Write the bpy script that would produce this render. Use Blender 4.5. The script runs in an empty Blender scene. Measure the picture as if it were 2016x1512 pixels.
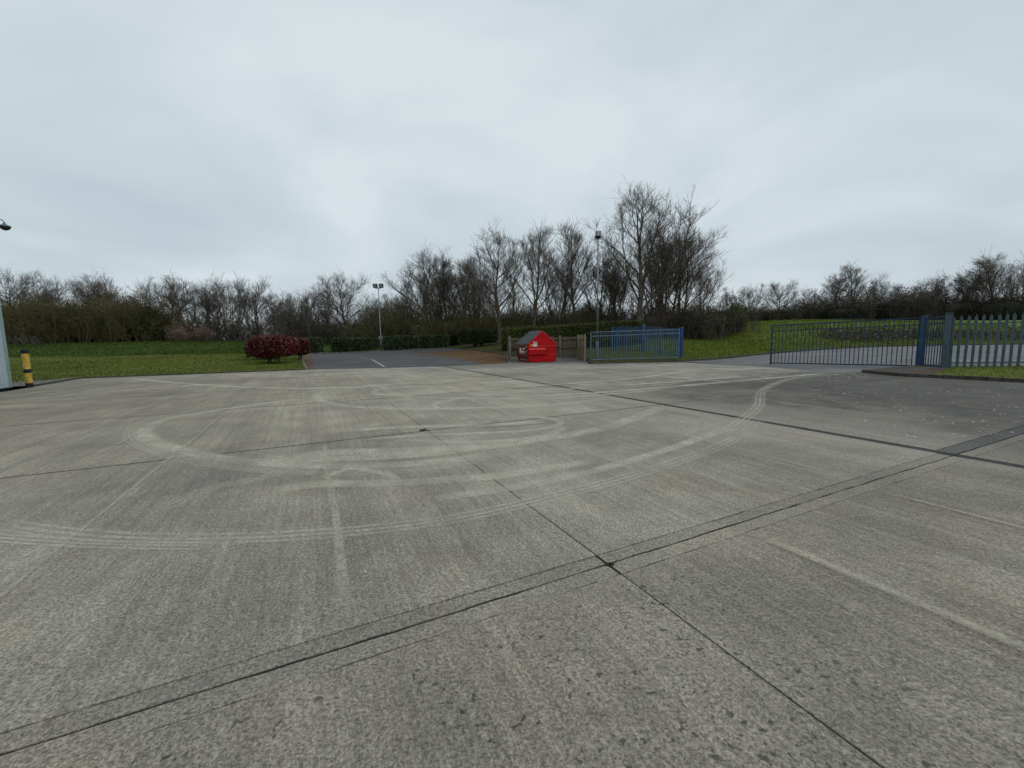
import bpy, bmesh, math, random
import numpy as np
from mathutils import Matrix, Vector

sc = bpy.context.scene
# ------------------------------------------------------------------ camera
F_PX, CX, CY, EYE = 812.0, 1008.0, 756.0, 1.45
ROLL = math.atan(-0.0164)
PITCH = math.atan((CY - 669.4) * math.cos(ROLL) / F_PX)
fw = np.array([0, math.cos(PITCH), -math.sin(PITCH)])
r0 = np.array([1.0, 0, 0]); u0 = np.cross(r0, fw)
RX = math.cos(ROLL) * r0 + math.sin(ROLL) * u0
UX = -math.sin(ROLL) * r0 + math.cos(ROLL) * u0
cam_d = bpy.data.cameras.new('camera'); cam = bpy.data.objects.new('camera', cam_d)
sc.collection.objects.link(cam)
cam_d.sensor_fit = 'HORIZONTAL'; cam_d.sensor_width = 36.0; cam_d.lens = 36.0 * F_PX / 2016.0
cam_d.clip_start = 0.05; cam_d.clip_end = 3000
M3 = Matrix(((RX[0], UX[0], -fw[0]), (RX[1], UX[1], -fw[1]), (RX[2], UX[2], -fw[2]))).to_4x4()
cam.matrix_world = Matrix.Translation((0, 0, EYE)) @ M3
sc.camera = cam

# ------------------------------------------------------------------ world: overcast
SUN_AZ, SUN_EL = math.radians(110), math.radians(48)
world = bpy.data.worlds.new('World'); sc.world = world; world.use_nodes = True
wn = world.node_tree; wn.nodes.clear()
def N(t, ty, **kw):
    n = t.nodes.new(ty)
    for k, v in kw.items():
        if k == 'inp':
            for i, val in v.items(): n.inputs[i].default_value = val
        else: setattr(n, k, v)
    return n
sky = N(wn, 'ShaderNodeTexSky', sky_type='NISHITA', sun_disc=False, sun_elevation=SUN_EL, sun_rotation=SUN_AZ)
tc = N(wn, 'ShaderNodeTexCoord'); sep = N(wn, 'ShaderNodeSeparateXYZ'); wn.links.new(tc.outputs['Generated'], sep.inputs[0])
zz = N(wn, 'ShaderNodeMath', operation='MAXIMUM', inp={1: 0.0}); wn.links.new(sep.outputs[2], zz.inputs[0])
za = N(wn, 'ShaderNodeMath', operation='ADD', inp={1: 0.32}); wn.links.new(zz.outputs[0], za.inputs[0])
dv = N(wn, 'ShaderNodeVectorMath', operation='DIVIDE'); cmb = N(wn, 'ShaderNodeCombineXYZ')
wn.links.new(tc.outputs['Generated'], dv.inputs[0])
for i in range(3): wn.links.new(za.outputs[0], cmb.inputs[i])
wn.links.new(cmb.outputs[0], dv.inputs[1])
mp = N(wn, 'ShaderNodeMapping'); mp.inputs['Location'].default_value = (7.3, 2.2, 0.0); mp.inputs['Scale'].default_value = (0.9, 0.9, 0.9)
wn.links.new(dv.outputs[0], mp.inputs[0])
cn = N(wn, 'ShaderNodeTexNoise', inp={'Scale': 1.15, 'Detail': 6.0, 'Roughness': 0.52, 'Distortion': 0.5}); wn.links.new(mp.outputs[0], cn.inputs['Vector'])
cr = N(wn, 'ShaderNodeValToRGB'); wn.links.new(cn.outputs[0], cr.inputs[0])
cr.color_ramp.elements[0].position = 0.30; cr.color_ramp.elements[0].color = (0.475, 0.545, 0.60, 1)
cr.color_ramp.elements[1].position = 0.66; cr.color_ramp.elements[1].color = (0.675, 0.75, 0.785, 1)
e = cr.color_ramp.elements.new(0.5); e.color = (0.57, 0.65, 0.695, 1)
gain = N(wn, 'ShaderNodeVectorMath', operation='SCALE'); gain.inputs['Scale'].default_value = 10.0
wn.links.new(cr.outputs[0], gain.inputs[0])
mx = N(wn, 'ShaderNodeMix', data_type='RGBA'); mx.inputs[0].default_value = 0.94
wn.links.new(sky.outputs[0], mx.inputs[6]); wn.links.new(gain.outputs[0], mx.inputs[7])
bg = N(wn, 'ShaderNodeBackground'); bg.inputs['Strength'].default_value = 0.1
wn.links.new(mx.outputs[2], bg.inputs[0])
wo = N(wn, 'ShaderNodeOutputWorld'); wn.links.new(bg.outputs[0], wo.inputs[0])

sun_d = bpy.data.lights.new('sun', 'SUN'); sun_d.energy = 0.6; sun_d.angle = math.radians(25); sun_d.color = (1, 0.96, 0.9)
sun = bpy.data.objects.new('sun', sun_d); sc.collection.objects.link(sun)
sdir = Vector((math.sin(SUN_AZ) * math.cos(SUN_EL), math.cos(SUN_AZ) * math.cos(SUN_EL), math.sin(SUN_EL)))
sun.rotation_euler = (-sdir).to_track_quat('-Z', 'Y').to_euler()
sun.location = (30, -10, 40)

sc.view_settings.view_transform = 'Standard'; sc.view_settings.look = 'None'
sc.view_settings.exposure = 0.07; sc.view_settings.gamma = 1.0; sc.view_settings.use_curve_mapping = False

# ------------------------------------------------------------------ pixel -> place
def ray(px, py): return fw * F_PX + RX * (px - CX) + UX * (CY - py)
def G(px, py, z=0.0):
    d = ray(px, py); return np.array([0, 0, EYE]) + d * ((z - EYE) / d[2])
def D(px, py, y):
    d = ray(px, py); return np.array([0, 0, EYE]) + d * (y / d[1])
def GX(px, py, z=0.0):
    p = G(px, py, z); return (float(p[0]), float(p[1]))
O2 = np.array([0.60, 2.53]); EA = np.array([-0.4366, 0.8997]); EB = np.array([0.8997, 0.4366])
def AB(a, b): return tuple(O2 + EA * a + EB * b)

# ------------------------------------------------------------------ helpers
COL = sc.collection
def put(name, me, mat=None, parent=None, label=None, cat=None, group=None, kind=None):
    o = bpy.data.objects.new(name, me); COL.objects.link(o)
    if mat is not None and me is not None:
        if len(me.materials) == 0: me.materials.append(mat)
    if parent is not None: o.parent = parent
    if label: o['label'] = label
    if cat: o['category'] = cat
    if group: o['group'] = group
    if kind: o['kind'] = kind
    return o
def empty(name, loc=(0, 0, 0), rz=0.0, **kw):
    o = put(name, None, **kw); o.location = loc; o.rotation_euler = (0, 0, rz); o.empty_display_size = 0.2
    return o
def mesh(name, v, f, smooth=False):
    me = bpy.data.meshes.new(name); me.from_pydata([tuple(map(float, p)) for p in v], [], [tuple(map(int, q)) for q in f]); me.update()
    if smooth: me.polygons.foreach_set('use_smooth', [True] * len(me.polygons))
    return me
def mesh_np(name, v, f, smooth=False, color=None):
    """v (n,3) float, f (m,k) int arrays, k = 3 or 4"""
    me = bpy.data.meshes.new(name); n, (m, k) = len(v), f.shape
    me.vertices.add(n); me.vertices.foreach_set('co', v.astype(np.float32).ravel())
    me.loops.add(m * k); me.loops.foreach_set('vertex_index', f.astype(np.int32).ravel())
    me.polygons.add(m); me.polygons.foreach_set('loop_start', np.arange(0, m * k, k, dtype=np.int32))
    if smooth: me.polygons.foreach_set('use_smooth', np.ones(m, bool))
    if color is not None:
        at = me.color_attributes.new('tint', 'FLOAT_COLOR', 'POINT')
        at.data.foreach_set('color', np.c_[color, np.ones(n)].astype(np.float32).ravel())
    me.update(); me.validate(); return me
class MB:
    """collects solid pieces of ONE part"""
    def __init__(s): s.v = []; s.f = []
    def poly(s, pts, faces):
        n = len(s.v); s.v += [tuple(p) for p in pts]; s.f += [tuple(i + n for i in q) for q in faces]; return s
    def box(s, x0, x1, y0, y1, z0, z1):
        return s.poly([(x0,y0,z0),(x1,y0,z0),(x1,y1,z0),(x0,y1,z0),(x0,y0,z1),(x1,y0,z1),(x1,y1,z1),(x0,y1,z1)],
                      [(0,3,2,1),(4,5,6,7),(0,1,5,4),(1,2,6,5),(2,3,7,6),(3,0,4,7)])
    def bar(s, p, q, w, h=None, up=(0, 0, 1)):
        h = h or w; p, q = Vector(p), Vector(q); d = (q - p).normalized(); u = Vector(up)
        if abs(d.dot(u)) > 0.97: u = Vector((1, 0, 0)) if abs(d.x) < .9 else Vector((0, 1, 0))
        sd = d.cross(u).normalized() * w / 2; up2 = sd.cross(d).normalized() * h / 2
        c = []
        for e_ in (p, q): c += [e_ - sd - up2, e_ + sd - up2, e_ + sd + up2, e_ - sd + up2]
        return s.poly(c, [(0,3,2,1),(4,5,6,7),(0,1,5,4),(1,2,6,5),(2,3,7,6),(3,0,4,7)])
    def tube(s, pts, rad, n=10):
        pts = [Vector(p) for p in pts]; rad = rad if hasattr(rad, '__len__') else [rad] * len(pts)
        base = len(s.v)
        for i, p in enumerate(pts):
            d = (pts[min(i + 1, len(pts) - 1)] - pts[max(i - 1, 0)]).normalized()
            a = Vector((1, 0, 0)) if abs(d.x) < .8 else Vector((0, 1, 0))
            u = d.cross(a).normalized(); w = d.cross(u)
            for k in range(n):
                t = 2 * math.pi * k / n; s.v.append(tuple(p + (u * math.cos(t) + w * math.sin(t)) * rad[i]))
        for i in range(len(pts) - 1):
            for k in range(n):
                a0 = base + i * n + k; a1 = base + i * n + (k + 1) % n
                s.f.append((a0, a1, a1 + n, a0 + n))
        s.f.append(tuple(base + k for k in range(n))[::-1]); s.f.append(tuple(base + (len(pts) - 1) * n + k for k in range(n)))
        return s
    def mesh(s, name='m', bevel=0.0, smooth=False):
        me = mesh(name, s.v, s.f, smooth)
        b = bmesh.new(); b.from_mesh(me); bmesh.ops.recalc_face_normals(b, faces=b.faces)
        if bevel: bmesh.ops.bevel(b, geom=b.edges[:], offset=bevel, segments=1, affect='EDGES', clamp_overlap=True)
        b.to_mesh(me); b.free(); return me
def part(name, mb, mat, parent, bevel=0.0, smooth=False, **kw):
    return put(name, mb.mesh(name, bevel, smooth), mat, parent, **kw)

# ------------------------------------------------------------------ materials
def mat_new(name):
    m = bpy.data.materials.new(name); m.use_nodes = True; t = m.node_tree; t.nodes.clear()
    out = N(t, 'ShaderNodeOutputMaterial'); bs = N(t, 'ShaderNodeBsdfPrincipled'); t.links.new(bs.outputs[0], out.inputs[0])
    return m, t, bs, out
class T:
    """small node-graph helper"""
    def __init__(s, t): s.t = t; s.L = t.links.new
    def pos(s): return N(s.t, 'ShaderNodeNewGeometry').outputs['Position']
    def obj(s): return N(s.t, 'ShaderNodeTexCoord').outputs['Object']
    def m(s, op, a, b=None, c=None, clamp=False):
        n = N(s.t, 'ShaderNodeMath', operation=op, use_clamp=clamp)
        for i, x in enumerate((a, b, c)):
            if x is None: continue
            if isinstance(x, (int, float)): n.inputs[i].default_value = x
            else: s.L(x, n.inputs[i])
        return n.outputs[0]
    def dot(s, v, w):
        n = N(s.t, 'ShaderNodeVectorMath', operation='DOT_PRODUCT'); s.L(v, n.inputs[0]); n.inputs[1].default_value = w; return n.outputs['Value']
    def comb(s, x, y, z=0.0):
        n = N(s.t, 'ShaderNodeCombineXYZ')
        for i, q in enumerate((x, y, z)):
            if isinstance(q, (int, float)): n.inputs[i].default_value = q
            else: s.L(q, n.inputs[i])
        return n.outputs[0]
    def noise(s, v, scale, detail=2.0, rough=0.5, dist=0.0):
        n = N(s.t, 'ShaderNodeTexNoise', inp={'Scale': scale, 'Detail': detail, 'Roughness': rough, 'Distortion': dist}); s.L(v, n.inputs['Vector']); return n.outputs[0]
    def voro(s, v, scale, rnd=1.0):
        n = N(s.t, 'ShaderNodeTexVoronoi', inp={'Scale': scale, 'Randomness': rnd}); s.L(v, n.inputs['Vector']); return n.outputs['Distance']
    def ramp(s, x, lo, hi, a=0.0, b=1.0):
        n = N(s.t, 'ShaderNodeMapRange', interpolation_type='SMOOTHSTEP', inp={1: lo, 2: hi, 3: a, 4: b}); s.L(x, n.inputs[0]); return n.outputs[0]
    def mix(s, f, a, b, mode='MIX'):
        n = N(s.t, 'ShaderNodeMix', data_type='RGBA', blend_type=mode)
        for i, x in ((0, f), (6, a), (7, b)):
            if isinstance(x, (int, float)): n.inputs[i].default_value = x
            elif isinstance(x, tuple): n.inputs[i].default_value = (*x, 1) if len(x) == 3 else x
            else: s.L(x, n.inputs[i])
        return n.outputs[2]
    def scale(s, c, k):
        n = N(s.t, 'ShaderNodeVectorMath', operation='SCALE')
        if isinstance(c, tuple): n.inputs[0].default_value = c
        else: s.L(c, n.inputs[0])
        if isinstance(k, (int, float)): n.inputs['Scale'].default_value = k
        else: s.L(k, n.inputs['Scale'])
        return n.outputs[0]
    def bump(s, h, strength, dist, bs):
        n = N(s.t, 'ShaderNodeBump', inp={'Strength': strength, 'Distance': dist}); s.L(h, n.inputs['Height']); s.L(n.outputs[0], bs.inputs['Normal'])

def simple(name, col, rough=0.7, var=0.25, scale=3.0, metal=0.0, spec=0.3, worn=None, worn_at=0.62, worn_scale=6.0, bump=0.0, fine=40.0):
    m, t, bs, _ = mat_new(name); g = T(t); p = g.obj()
    n1 = g.noise(p, scale, 4, 0.6); n2 = g.noise(p, fine, 2, 0.6)
    k = g.m('ADD', g.ramp(n1, 0.25, 0.75, 1 - var, 1 + var), g.ramp(n2, 0.2, 0.8, -var * .5, var * .5))
    c = g.scale(col, k)
    if worn is not None:
        w = g.ramp(g.noise(p, worn_scale, 6, 0.65), worn_at, worn_at + 0.05); c = g.mix(w, c, worn)
    g.L(c, bs.inputs['Base Color']); bs.inputs['Roughness'].default_value = rough; bs.inputs['Metallic'].default_value = metal
    bs.inputs['Specular IOR Level'].default_value = spec
    if bump: g.bump(n2, 0.6, bump, bs)
    return m
def leafmat(name, rough=0.55, spec=0.25, trans=0.25):
    """colour comes from each leaf's own tint"""
    m, t, bs, out = mat_new(name); g = T(t)
    at = N(t, 'ShaderNodeVertexColor', layer_name='tint'); g.L(at.outputs[0], bs.inputs['Base Color'])
    bs.inputs['Roughness'].default_value = rough; bs.inputs['Specular IOR Level'].default_value = spec
    tr = N(t, 'ShaderNodeBsdfTranslucent'); g.L(at.outputs[0], tr.inputs[0])
    ms = N(t, 'ShaderNodeMixShader'); ms.inputs[0].default_value = trans
    g.L(bs.outputs[0], ms.inputs[1]); g.L(tr.outputs[0], ms.inputs[2]); g.L(ms.outputs[0], out.inputs[0])
    return m

def concrete(name, base=(0.338, 0.314, 0.264), rough_trowel=False, dark=1.0):
    m, t, bs, _ = mat_new(name); g = T(t); p = g.pos()
    a = g.m('SUBTRACT', g.dot(p, (EA[0], EA[1], 0)), float(O2 @ EA)); b = g.m('SUBTRACT', g.dot(p, (EB[0], EB[1], 0)), float(O2 @ EB))
    oi = N(t, 'ShaderNodeObjectInfo'); col = g.mix(1.0, base, oi.outputs['Color'], 'MULTIPLY')
    big = g.noise(p, 0.33, 4, 0.55, 0.4); mid = g.noise(p, 1.7, 5, 0.6, 0.3)
    lane = g.noise(g.comb(g.m('MULTIPLY', a, 0.10), g.m('MULTIPLY', b, 1.9)), 1.0, 4, 0.7)
    streak = g.noise(g.comb(g.m('MULTIPLY', a, 0.5), g.m('MULTIPLY', b, 17.0)), 1.0, 3, 0.6)
    tine = g.noise(g.comb(g.m('MULTIPLY', a, 9.0), g.m('MULTIPLY', b, 48.0)), 1.0, 3, 0.65)
    grain = g.noise(p, 62.0, 3, 0.75); coarse = g.noise(p, 21.0, 3, 0.7)
    k = g.ramp(big, 0.3, 0.7, 0.78, 1.18)
    k = g.m('MULTIPLY', k, g.ramp(mid, 0.28, 0.72, 0.86, 1.13))
    if not rough_trowel:
        k = g.m('MULTIPLY', k, g.ramp(lane, 0.3, 0.72, 0.91, 1.13))
        k = g.m('MULTIPLY', k, g.ramp(streak, 0.25, 0.75, 0.86, 1.13))
        k = g.m('MULTIPLY', k, g.ramp(tine, 0.28, 0.72, 0.84, 1.13))
    k = g.m('MULTIPLY', k, g.ramp(grain, 0.34, 0.66, 0.58, 1.36))
    k = g.m('MULTIPLY', k, g.ramp(coarse, 0.3, 0.7, 0.86, 1.12))
    c = g.scale(col, g.m('MULTIPLY', k, dark))
    # pinkish-brown weathering in patches
    br = g.ramp(g.noise(p, 0.8, 5, 0.65, 0.6), 0.45, 0.70); c = g.mix(g.m('MULTIPLY', br, 0.8), c, g.mix(1.0, c, (1.02, 0.95, 0.90), 'MULTIPLY'))
    pit = g.m('MULTIPLY', g.ramp(g.noise(p, 105.0, 2, 0.5), 0.56, 0.66), g.ramp(g.noise(p, 5.0, 3, 0.6), 0.3, 0.6, 0.35, 1.0)); c = g.mix(g.m('MULTIPLY', pit, 0.72), c, (0.07, 0.066, 0.056))
    fleck = g.ramp(g.noise(g.comb(g.m('ADD', a, 40.0), b, 3.0), 90.0, 2, 0.5), 0.62, 0.70); c = g.mix(g.m('MULTIPLY', fleck, 0.5), c, (0.52, 0.49, 0.41))
    # dirt washed towards the kerb by the gates
    bw = g.m('ADD', b, g.m('ADD', g.m('MULTIPLY', g.m('SUBTRACT', big, 0.5), 9.0), g.m('MULTIPLY', g.m('SUBTRACT', mid, 0.5), 4.0))); dirt = g.m('MULTIPLY', g.ramp(bw, 4.2, 9.6), g.ramp(g.m('ADD', a, g.m('MULTIPLY', g.m('SUBTRACT', mid, 0.5), 6.0)), 9.5, 6.0))
    dirt = g.m('MULTIPLY', dirt, g.ramp(mid, 0.2, 0.62, 0.72, 1.0)); c = g.mix(g.m('MULTIPLY', dirt, 0.88), c, (0.056, 0.053, 0.048))
    # old oily film in front of the bin and along the lawn edge
    film = g.m('MULTIPLY', g.ramp(a, 16.2, 19.5), g.ramp(b, 4.4, 7.0)); film2 = g.m('MULTIPLY', g.ramp(g.m('ADD', a, g.m('MULTIPLY', mid, 1.6)), 22.6, 24.2), g.ramp(b, -1.6, -2.6))
    film = g.m('MULTIPLY', g.m('MAXIMUM', film, g.m('MULTIPLY', film2, .7)), g.ramp(big, 0.3, 0.6, 0.5, 1.0))
    c = g.mix(g.m('MULTIPLY', film, 0.55), c, (0.09, 0.087, 0.078))
    # grime packed along the open joints
    jd = None
    for ln_, ax in [(q, a) for q in (4.55, 9.0, 13.4, 17.9, 22.4)] + [(q, b) for q in (9.7, 14.2)]:
        dd = g.m('ABSOLUTE', g.m('SUBTRACT', ax, ln_)); jd = dd if jd is None else g.m('MINIMUM', jd, dd)
    jw = g.m('ADD', jd, g.m('MULTIPLY', g.m('SUBTRACT', coarse, 0.5), 0.05)); c = g.mix(g.m('MULTIPLY', g.ramp(jw, 0.045, 0.012), 0.72), c, (0.060, 0.056, 0.045))
    # lichen spots
    wob = g.comb(g.m('ADD', a, g.m('MULTIPLY', coarse, 0.08)), g.m('ADD', b, g.m('MULTIPLY', grain, 0.05)))
    sp = g.ramp(g.noise(p, 30.0, 2, 0.45), 0.60, 0.66); gate = g.ramp(g.noise(p, 3.4, 3, 0.6), 0.47, 0.54)
    near = g.m('MAXIMUM', g.m('MULTIPLY', g.ramp(a, -0.05, -0.3), g.ramp(b, 1.2, 0.0, .22, 1.0)), 0.10)
    sp = g.m('MULTIPLY', g.m('MULTIPLY', sp, gate), g.m('MULTIPLY', near, g.ramp(grain, 0.3, 0.55, 0.2, 1.0)))
    c = g.mix(g.m('MULTIPLY', sp, 0.85), c, (0.036, 0.034, 0.030))
    g.L(c, bs.inputs['Base Color']); bs.inputs['Roughness'].default_value = 0.82; bs.inputs['Specular IOR Level'].default_value = 0.28
    hgt = g.m('ADD', g.m('MULTIPLY', grain, 0.8), g.m('ADD', g.m('MULTIPLY', tine, 0.0 if rough_trowel else 0.9), g.m('MULTIPLY', coarse, 0.6)))
    g.bump(hgt, 0.8, 0.010, bs)
    return m
def asphalt(name, base, moss=False):
    m, t, bs, _ = mat_new(name); g = T(t); p = g.pos()
    k = g.m('MULTIPLY', g.ramp(g.noise(p, 0.35, 5, 0.6, 0.4), 0.25, 0.75, 0.78, 1.25), g.ramp(g.noise(p, 45, 3, 0.7), 0.25, 0.75, 0.72, 1.28))
    k = g.m('MULTIPLY', k, g.ramp(g.noise(g.comb(g.m('MULTIPLY', g.dot(p, (EA[0], EA[1], 0)), 1.6), g.m('MULTIPLY', g.dot(p, (EB[0], EB[1], 0)), 0.25)), 1.0, 4, 0.6), 0.3, 0.7, 0.86, 1.14))
    c = g.scale(base, k)
    if moss:
        # moss creeping out from the right-hand kerb, and along the left kerb
        q0, q1 = D(1000, 704, 30.0), D(880, 690, 43.0); d = np.array([q1[0]-q0[0], q1[1]-q0[1]]); d /= np.linalg.norm(d); nx = np.array([-d[1], d[0]])
        dist = g.m('SUBTRACT', g.dot(p, (nx[0], nx[1], 0)), float(nx @ q0[:2])); along = g.m('SUBTRACT', g.dot(p, (d[0], d[1], 0)), float(d @ q0[:2]))
        wob = g.m('MULTIPLY', g.m('SUBTRACT', g.noise(p, 0.9, 5, 0.65), 0.5), 3.0)
        mk = g.ramp(g.m('ADD', dist, wob), 4.4, 2.2); mk = g.m('MULTIPLY', mk, g.ramp(g.m('ADD', along, wob), 16.0, 11.0))
        b = g.m('SUBTRACT', g.dot(p, (EB[0], EB[1], 0)), float(O2 @ EB))
        mk2 = g.m('MULTIPLY', g.ramp(g.m('ADD', b, g.m('MULTIPLY', wob, .25)), -1.35, -1.75), 0.75)
        mk = g.m('MAXIMUM', mk, mk2)
        mk = g.m('MULTIPLY', mk, g.ramp(g.noise(p, 7, 4, 0.7), 0.28, 0.5, 0.45, 1.0))
        mc = g.mix(g.ramp(g.noise(p, 2.2, 5, 0.7), 0.35, 0.65), (0.085, 0.032, 0.005), (0.130, 0.072, 0.010)); c = g.mix(g.m('MULTIPLY', mk, .93), c, mc)
    g.L(c, bs.inputs['Base Color']); bs.inputs['Roughness'].default_value = 0.85; bs.inputs['Specular IOR Level'].default_value = 0.25
    g.bump(g.noise(p, 60, 3, 0.7), 0.5, 0.008, bs); return m
def grassmat(name, c1, c2, c3):
    m, t, bs, _ = mat_new(name); g = T(t); p = g.pos()
    c = g.mix(g.ramp(g.noise(p, 0.5, 5, 0.65, 0.5), 0.3, 0.7), c1, c2); c = g.mix(g.ramp(g.noise(p, 2.8, 4, 0.7), 0.5, 0.72), c, c3)
    c = g.scale(c, g.ramp(g.noise(p, 26, 3, 0.7), 0.25, 0.75, 0.55, 1.4))
    g.L(c, bs.inputs['Base Color']); bs.inputs['Roughness'].default_value = 0.9; bs.inputs['Specular IOR Level'].default_value = 0.15
    g.bump(g.noise(p, 30, 3, 0.7), 0.8, 0.03, bs); return m
def markmat(name, col, strength, tread=False):
    m, t, bs, out = mat_new(name); g = T(t); p = g.pos(); bs.inputs['Base Color'].default_value = (*col, 1); bs.inputs['Roughness'].default_value = 0.9
    bs.inputs['Specular IOR Level'].default_value = 0.1
    uv = N(t, 'ShaderNodeUVMap', uv_map='UVMap'); s = N(t, 'ShaderNodeSeparateXYZ'); g.L(uv.outputs[0], s.inputs[0])
    u, v = s.outputs[0], s.outputs[1]
    edge = g.m('MULTIPLY', g.ramp(u, 0.0, 0.32), g.ramp(u, 1.0, 0.68)); al = g.m('MULTIPLY', edge, g.ramp(g.noise(p, 1.1, 4, 0.6), 0.3, 0.66, 0.45, 1.0))
    al = g.m('MULTIPLY', g.m('MULTIPLY', al, g.ramp(g.noise(p, 42, 3, 0.7), 0.32, 0.6, 0.25, 1.0)), g.ramp(g.noise(p, 4.5, 5, 0.7), 0.36, 0.6, 0.6, 1.0))
    if tread:
        w = g.m('SINE', g.m('MULTIPLY', u, 26.0)); al = g.m('MULTIPLY', al, g.ramp(w, -0.6, 0.4, 0.35, 1.0))
    ends = g.m('MULTIPLY', g.ramp(v, 0.0, 0.10), g.ramp(v, 1.0, 0.90)); al = g.m('MULTIPLY', g.m('MULTIPLY', al, ends), strength)
    tr = N(t, 'ShaderNodeBsdfTransparent'); ms = N(t, 'ShaderNodeMixShader'); g.L(al, ms.inputs[0]); g.L(tr.outputs[0], ms.inputs[1]); g.L(bs.outputs[0], ms.inputs[2]); g.L(ms.outputs[0], out.inputs[0])
    return m

MT = {}
MT['slab'] = concrete('brushed_concrete'); MT['strip'] = concrete('trowelled_concrete', (0.282, 0.256, 0.212), True)
MT['strip_dark'] = concrete('stained_joint_strip', (0.150, 0.144, 0.134), True); MT['strip_near'] = concrete('pale_trowelled_edge', (0.312, 0.281, 0.228), True)
MT['joint'] = simple('joint_dirt', (0.022, 0.020, 0.016), 0.95, 0.4, 4.0)
MT['bitumen'] = simple('bitumen_joint', (0.040, 0.037, 0.035), 0.9, 0.35, 3.0, worn=(0.085, 0.075, 0.07), worn_at=0.6, bump=0.01)
MT['tarmac'] = asphalt('car_park_tarmac', (0.080, 0.080, 0.084), True); MT['road'] = asphalt('road_tarmac', (0.150, 0.148, 0.150))
MT['paint'] = simple('worn_white_paint', (0.40, 0.40, 0.39), 0.7, 0.2, 5.0, worn=(0.10, 0.10, 0.10), worn_at=0.55)
MT['paint_faint'] = simple('faded_white_paint', (0.22, 0.22, 0.21), 0.8, 0.3, 5.0, worn=(0.09, 0.09, 0.09), worn_at=0.47)
MT['kerb'] = simple('kerb_concrete', (0.17, 0.165, 0.14), 0.9, 0.35, 5.0, worn=(0.05, 0.05, 0.03), worn_at=0.52, bump=0.01)
MT['kerb_dark'] = simple('dirty_kerb', (0.060, 0.056, 0.046), 0.9, 0.5, 7.0, worn=(0.16, 0.15, 0.12), worn_at=0.66, bump=0.01)
MT['lawn'] = grassmat('mown_lawn', (0.094, 0.124, 0.016), (0.124, 0.146, 0.021), (0.142, 0.142, 0.035))
MT['bank'] = grassmat('bank_grass', (0.046, 0.080, 0.012), (0.062, 0.100, 0.015), (0.072, 0.098, 0.022))
MT['field'] = grassmat('rough_field', (0.090, 0.132, 0.015), (0.130, 0.158, 0.022), (0.135, 0.130, 0.036))
MT['island'] = grassmat('thin_grass', (0.050, 0.056, 0.018), (0.068, 0.076, 0.020), (0.075, 0.060, 0.034))
MT['soil'] = grassmat('woodland_floor', (0.030, 0.028, 0.014), (0.038, 0.044, 0.014), (0.05, 0.04, 0.025))
MT['gravel'] = simple('gravel', (0.16, 0.15, 0.135), 0.95, 0.5, 9.0, bump=0.03, fine=60)
MT['mark'] = markmat('dusty_tyre_mark', (0.64, 0.60, 0.49), .9); MT['tread'] = markmat('dusty_tread_mark', (0.60, 0.565, 0.465), 0.75, True)
MT['seam'] = markmat('brush_seam', (0.56, 0.52, 0.41), 0.7)
MT['bark'] = simple('bark', (0.085, 0.072, 0.052), 0.9, 0.45, 4.0, worn=(0.060, 0.070, 0.028), worn_at=0.55, worn_scale=1.2)
MT['bark_pale'] = simple('pale_bark', (0.115, 0.100, 0.078), 0.9, 0.4, 4.0, worn=(0.06, 0.055, 0.035), worn_at=0.55, worn_scale=2.0)
MT['twig'] = simple('twig_bark', (0.105, 0.086, 0.064), 0.9, 0.35, 0.6)
MT['twig_olive'] = simple('olive_twig', (0.125, 0.104, 0.052), 0.9, 0.35, 0.6)
MT['leaf'] = leafmat('leaf'); MT['leaf_gloss'] = leafmat('glossy_leaf', 0.35, 0.5, 0.12); MT['blade'] = leafmat('grass_blade', 0.7, 0.15, 0.3)
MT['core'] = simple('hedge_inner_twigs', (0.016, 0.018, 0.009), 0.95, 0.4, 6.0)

# ------------------------------------------------------------------ terrain height
BLINES = [-16.4, -11.0, -5.47, 0.0, 5.2, 9.7, 14.2, 18.9]
ALINES = [-8.9, -4.5, 0.0, 4.55, 9.0, 13.4, 17.9, 22.4, 26.9]
K0 = GX(1700, 733); K1 = GX(1760, 740); K2 = GX(1900, 747); K3 = GX(2016, 753); K4 = (K3[0] - EA[0] * 16, K3[1] - EA[1] * 16)
YARD = [AB(-8.5, -11.02), AB(19.2, -11.02), AB(23.9, -11.3), AB(23.55, -4.8), GX(600, 728), GX(740, 724.8), GX(868, 721.8), GX(1000, 715), GX(1165, 715.5),
        GX(1330, 713), GX(1510, 722.5), GX(1640, 733.5), K0, K1, K2, K3, K4, AB(-8.5, 12.0)]
FARK = [D(1330, 712, 24.9), D(1510, 697.5, 28), D(1600, 690, 31), D(1700, 684, 34), D(1858, 680, 36), D(2016, 678, 36.5), D(2300, 674, 37)]
POST1 = D(1811, 722, 16.4); POST2 = D(1858, 733, 15.25)
FEN0 = D(1862, 729, 15.25); FEN1 = D(2016, 726, 14.25)
ctl = []
for a in range(-6, 22, 4):
    for b in range(-10, 14, 4): ctl.append((*AB(a, b), 0.0))
for q in YARD[1:16]: ctl.append((*q, 0.0))
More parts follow.
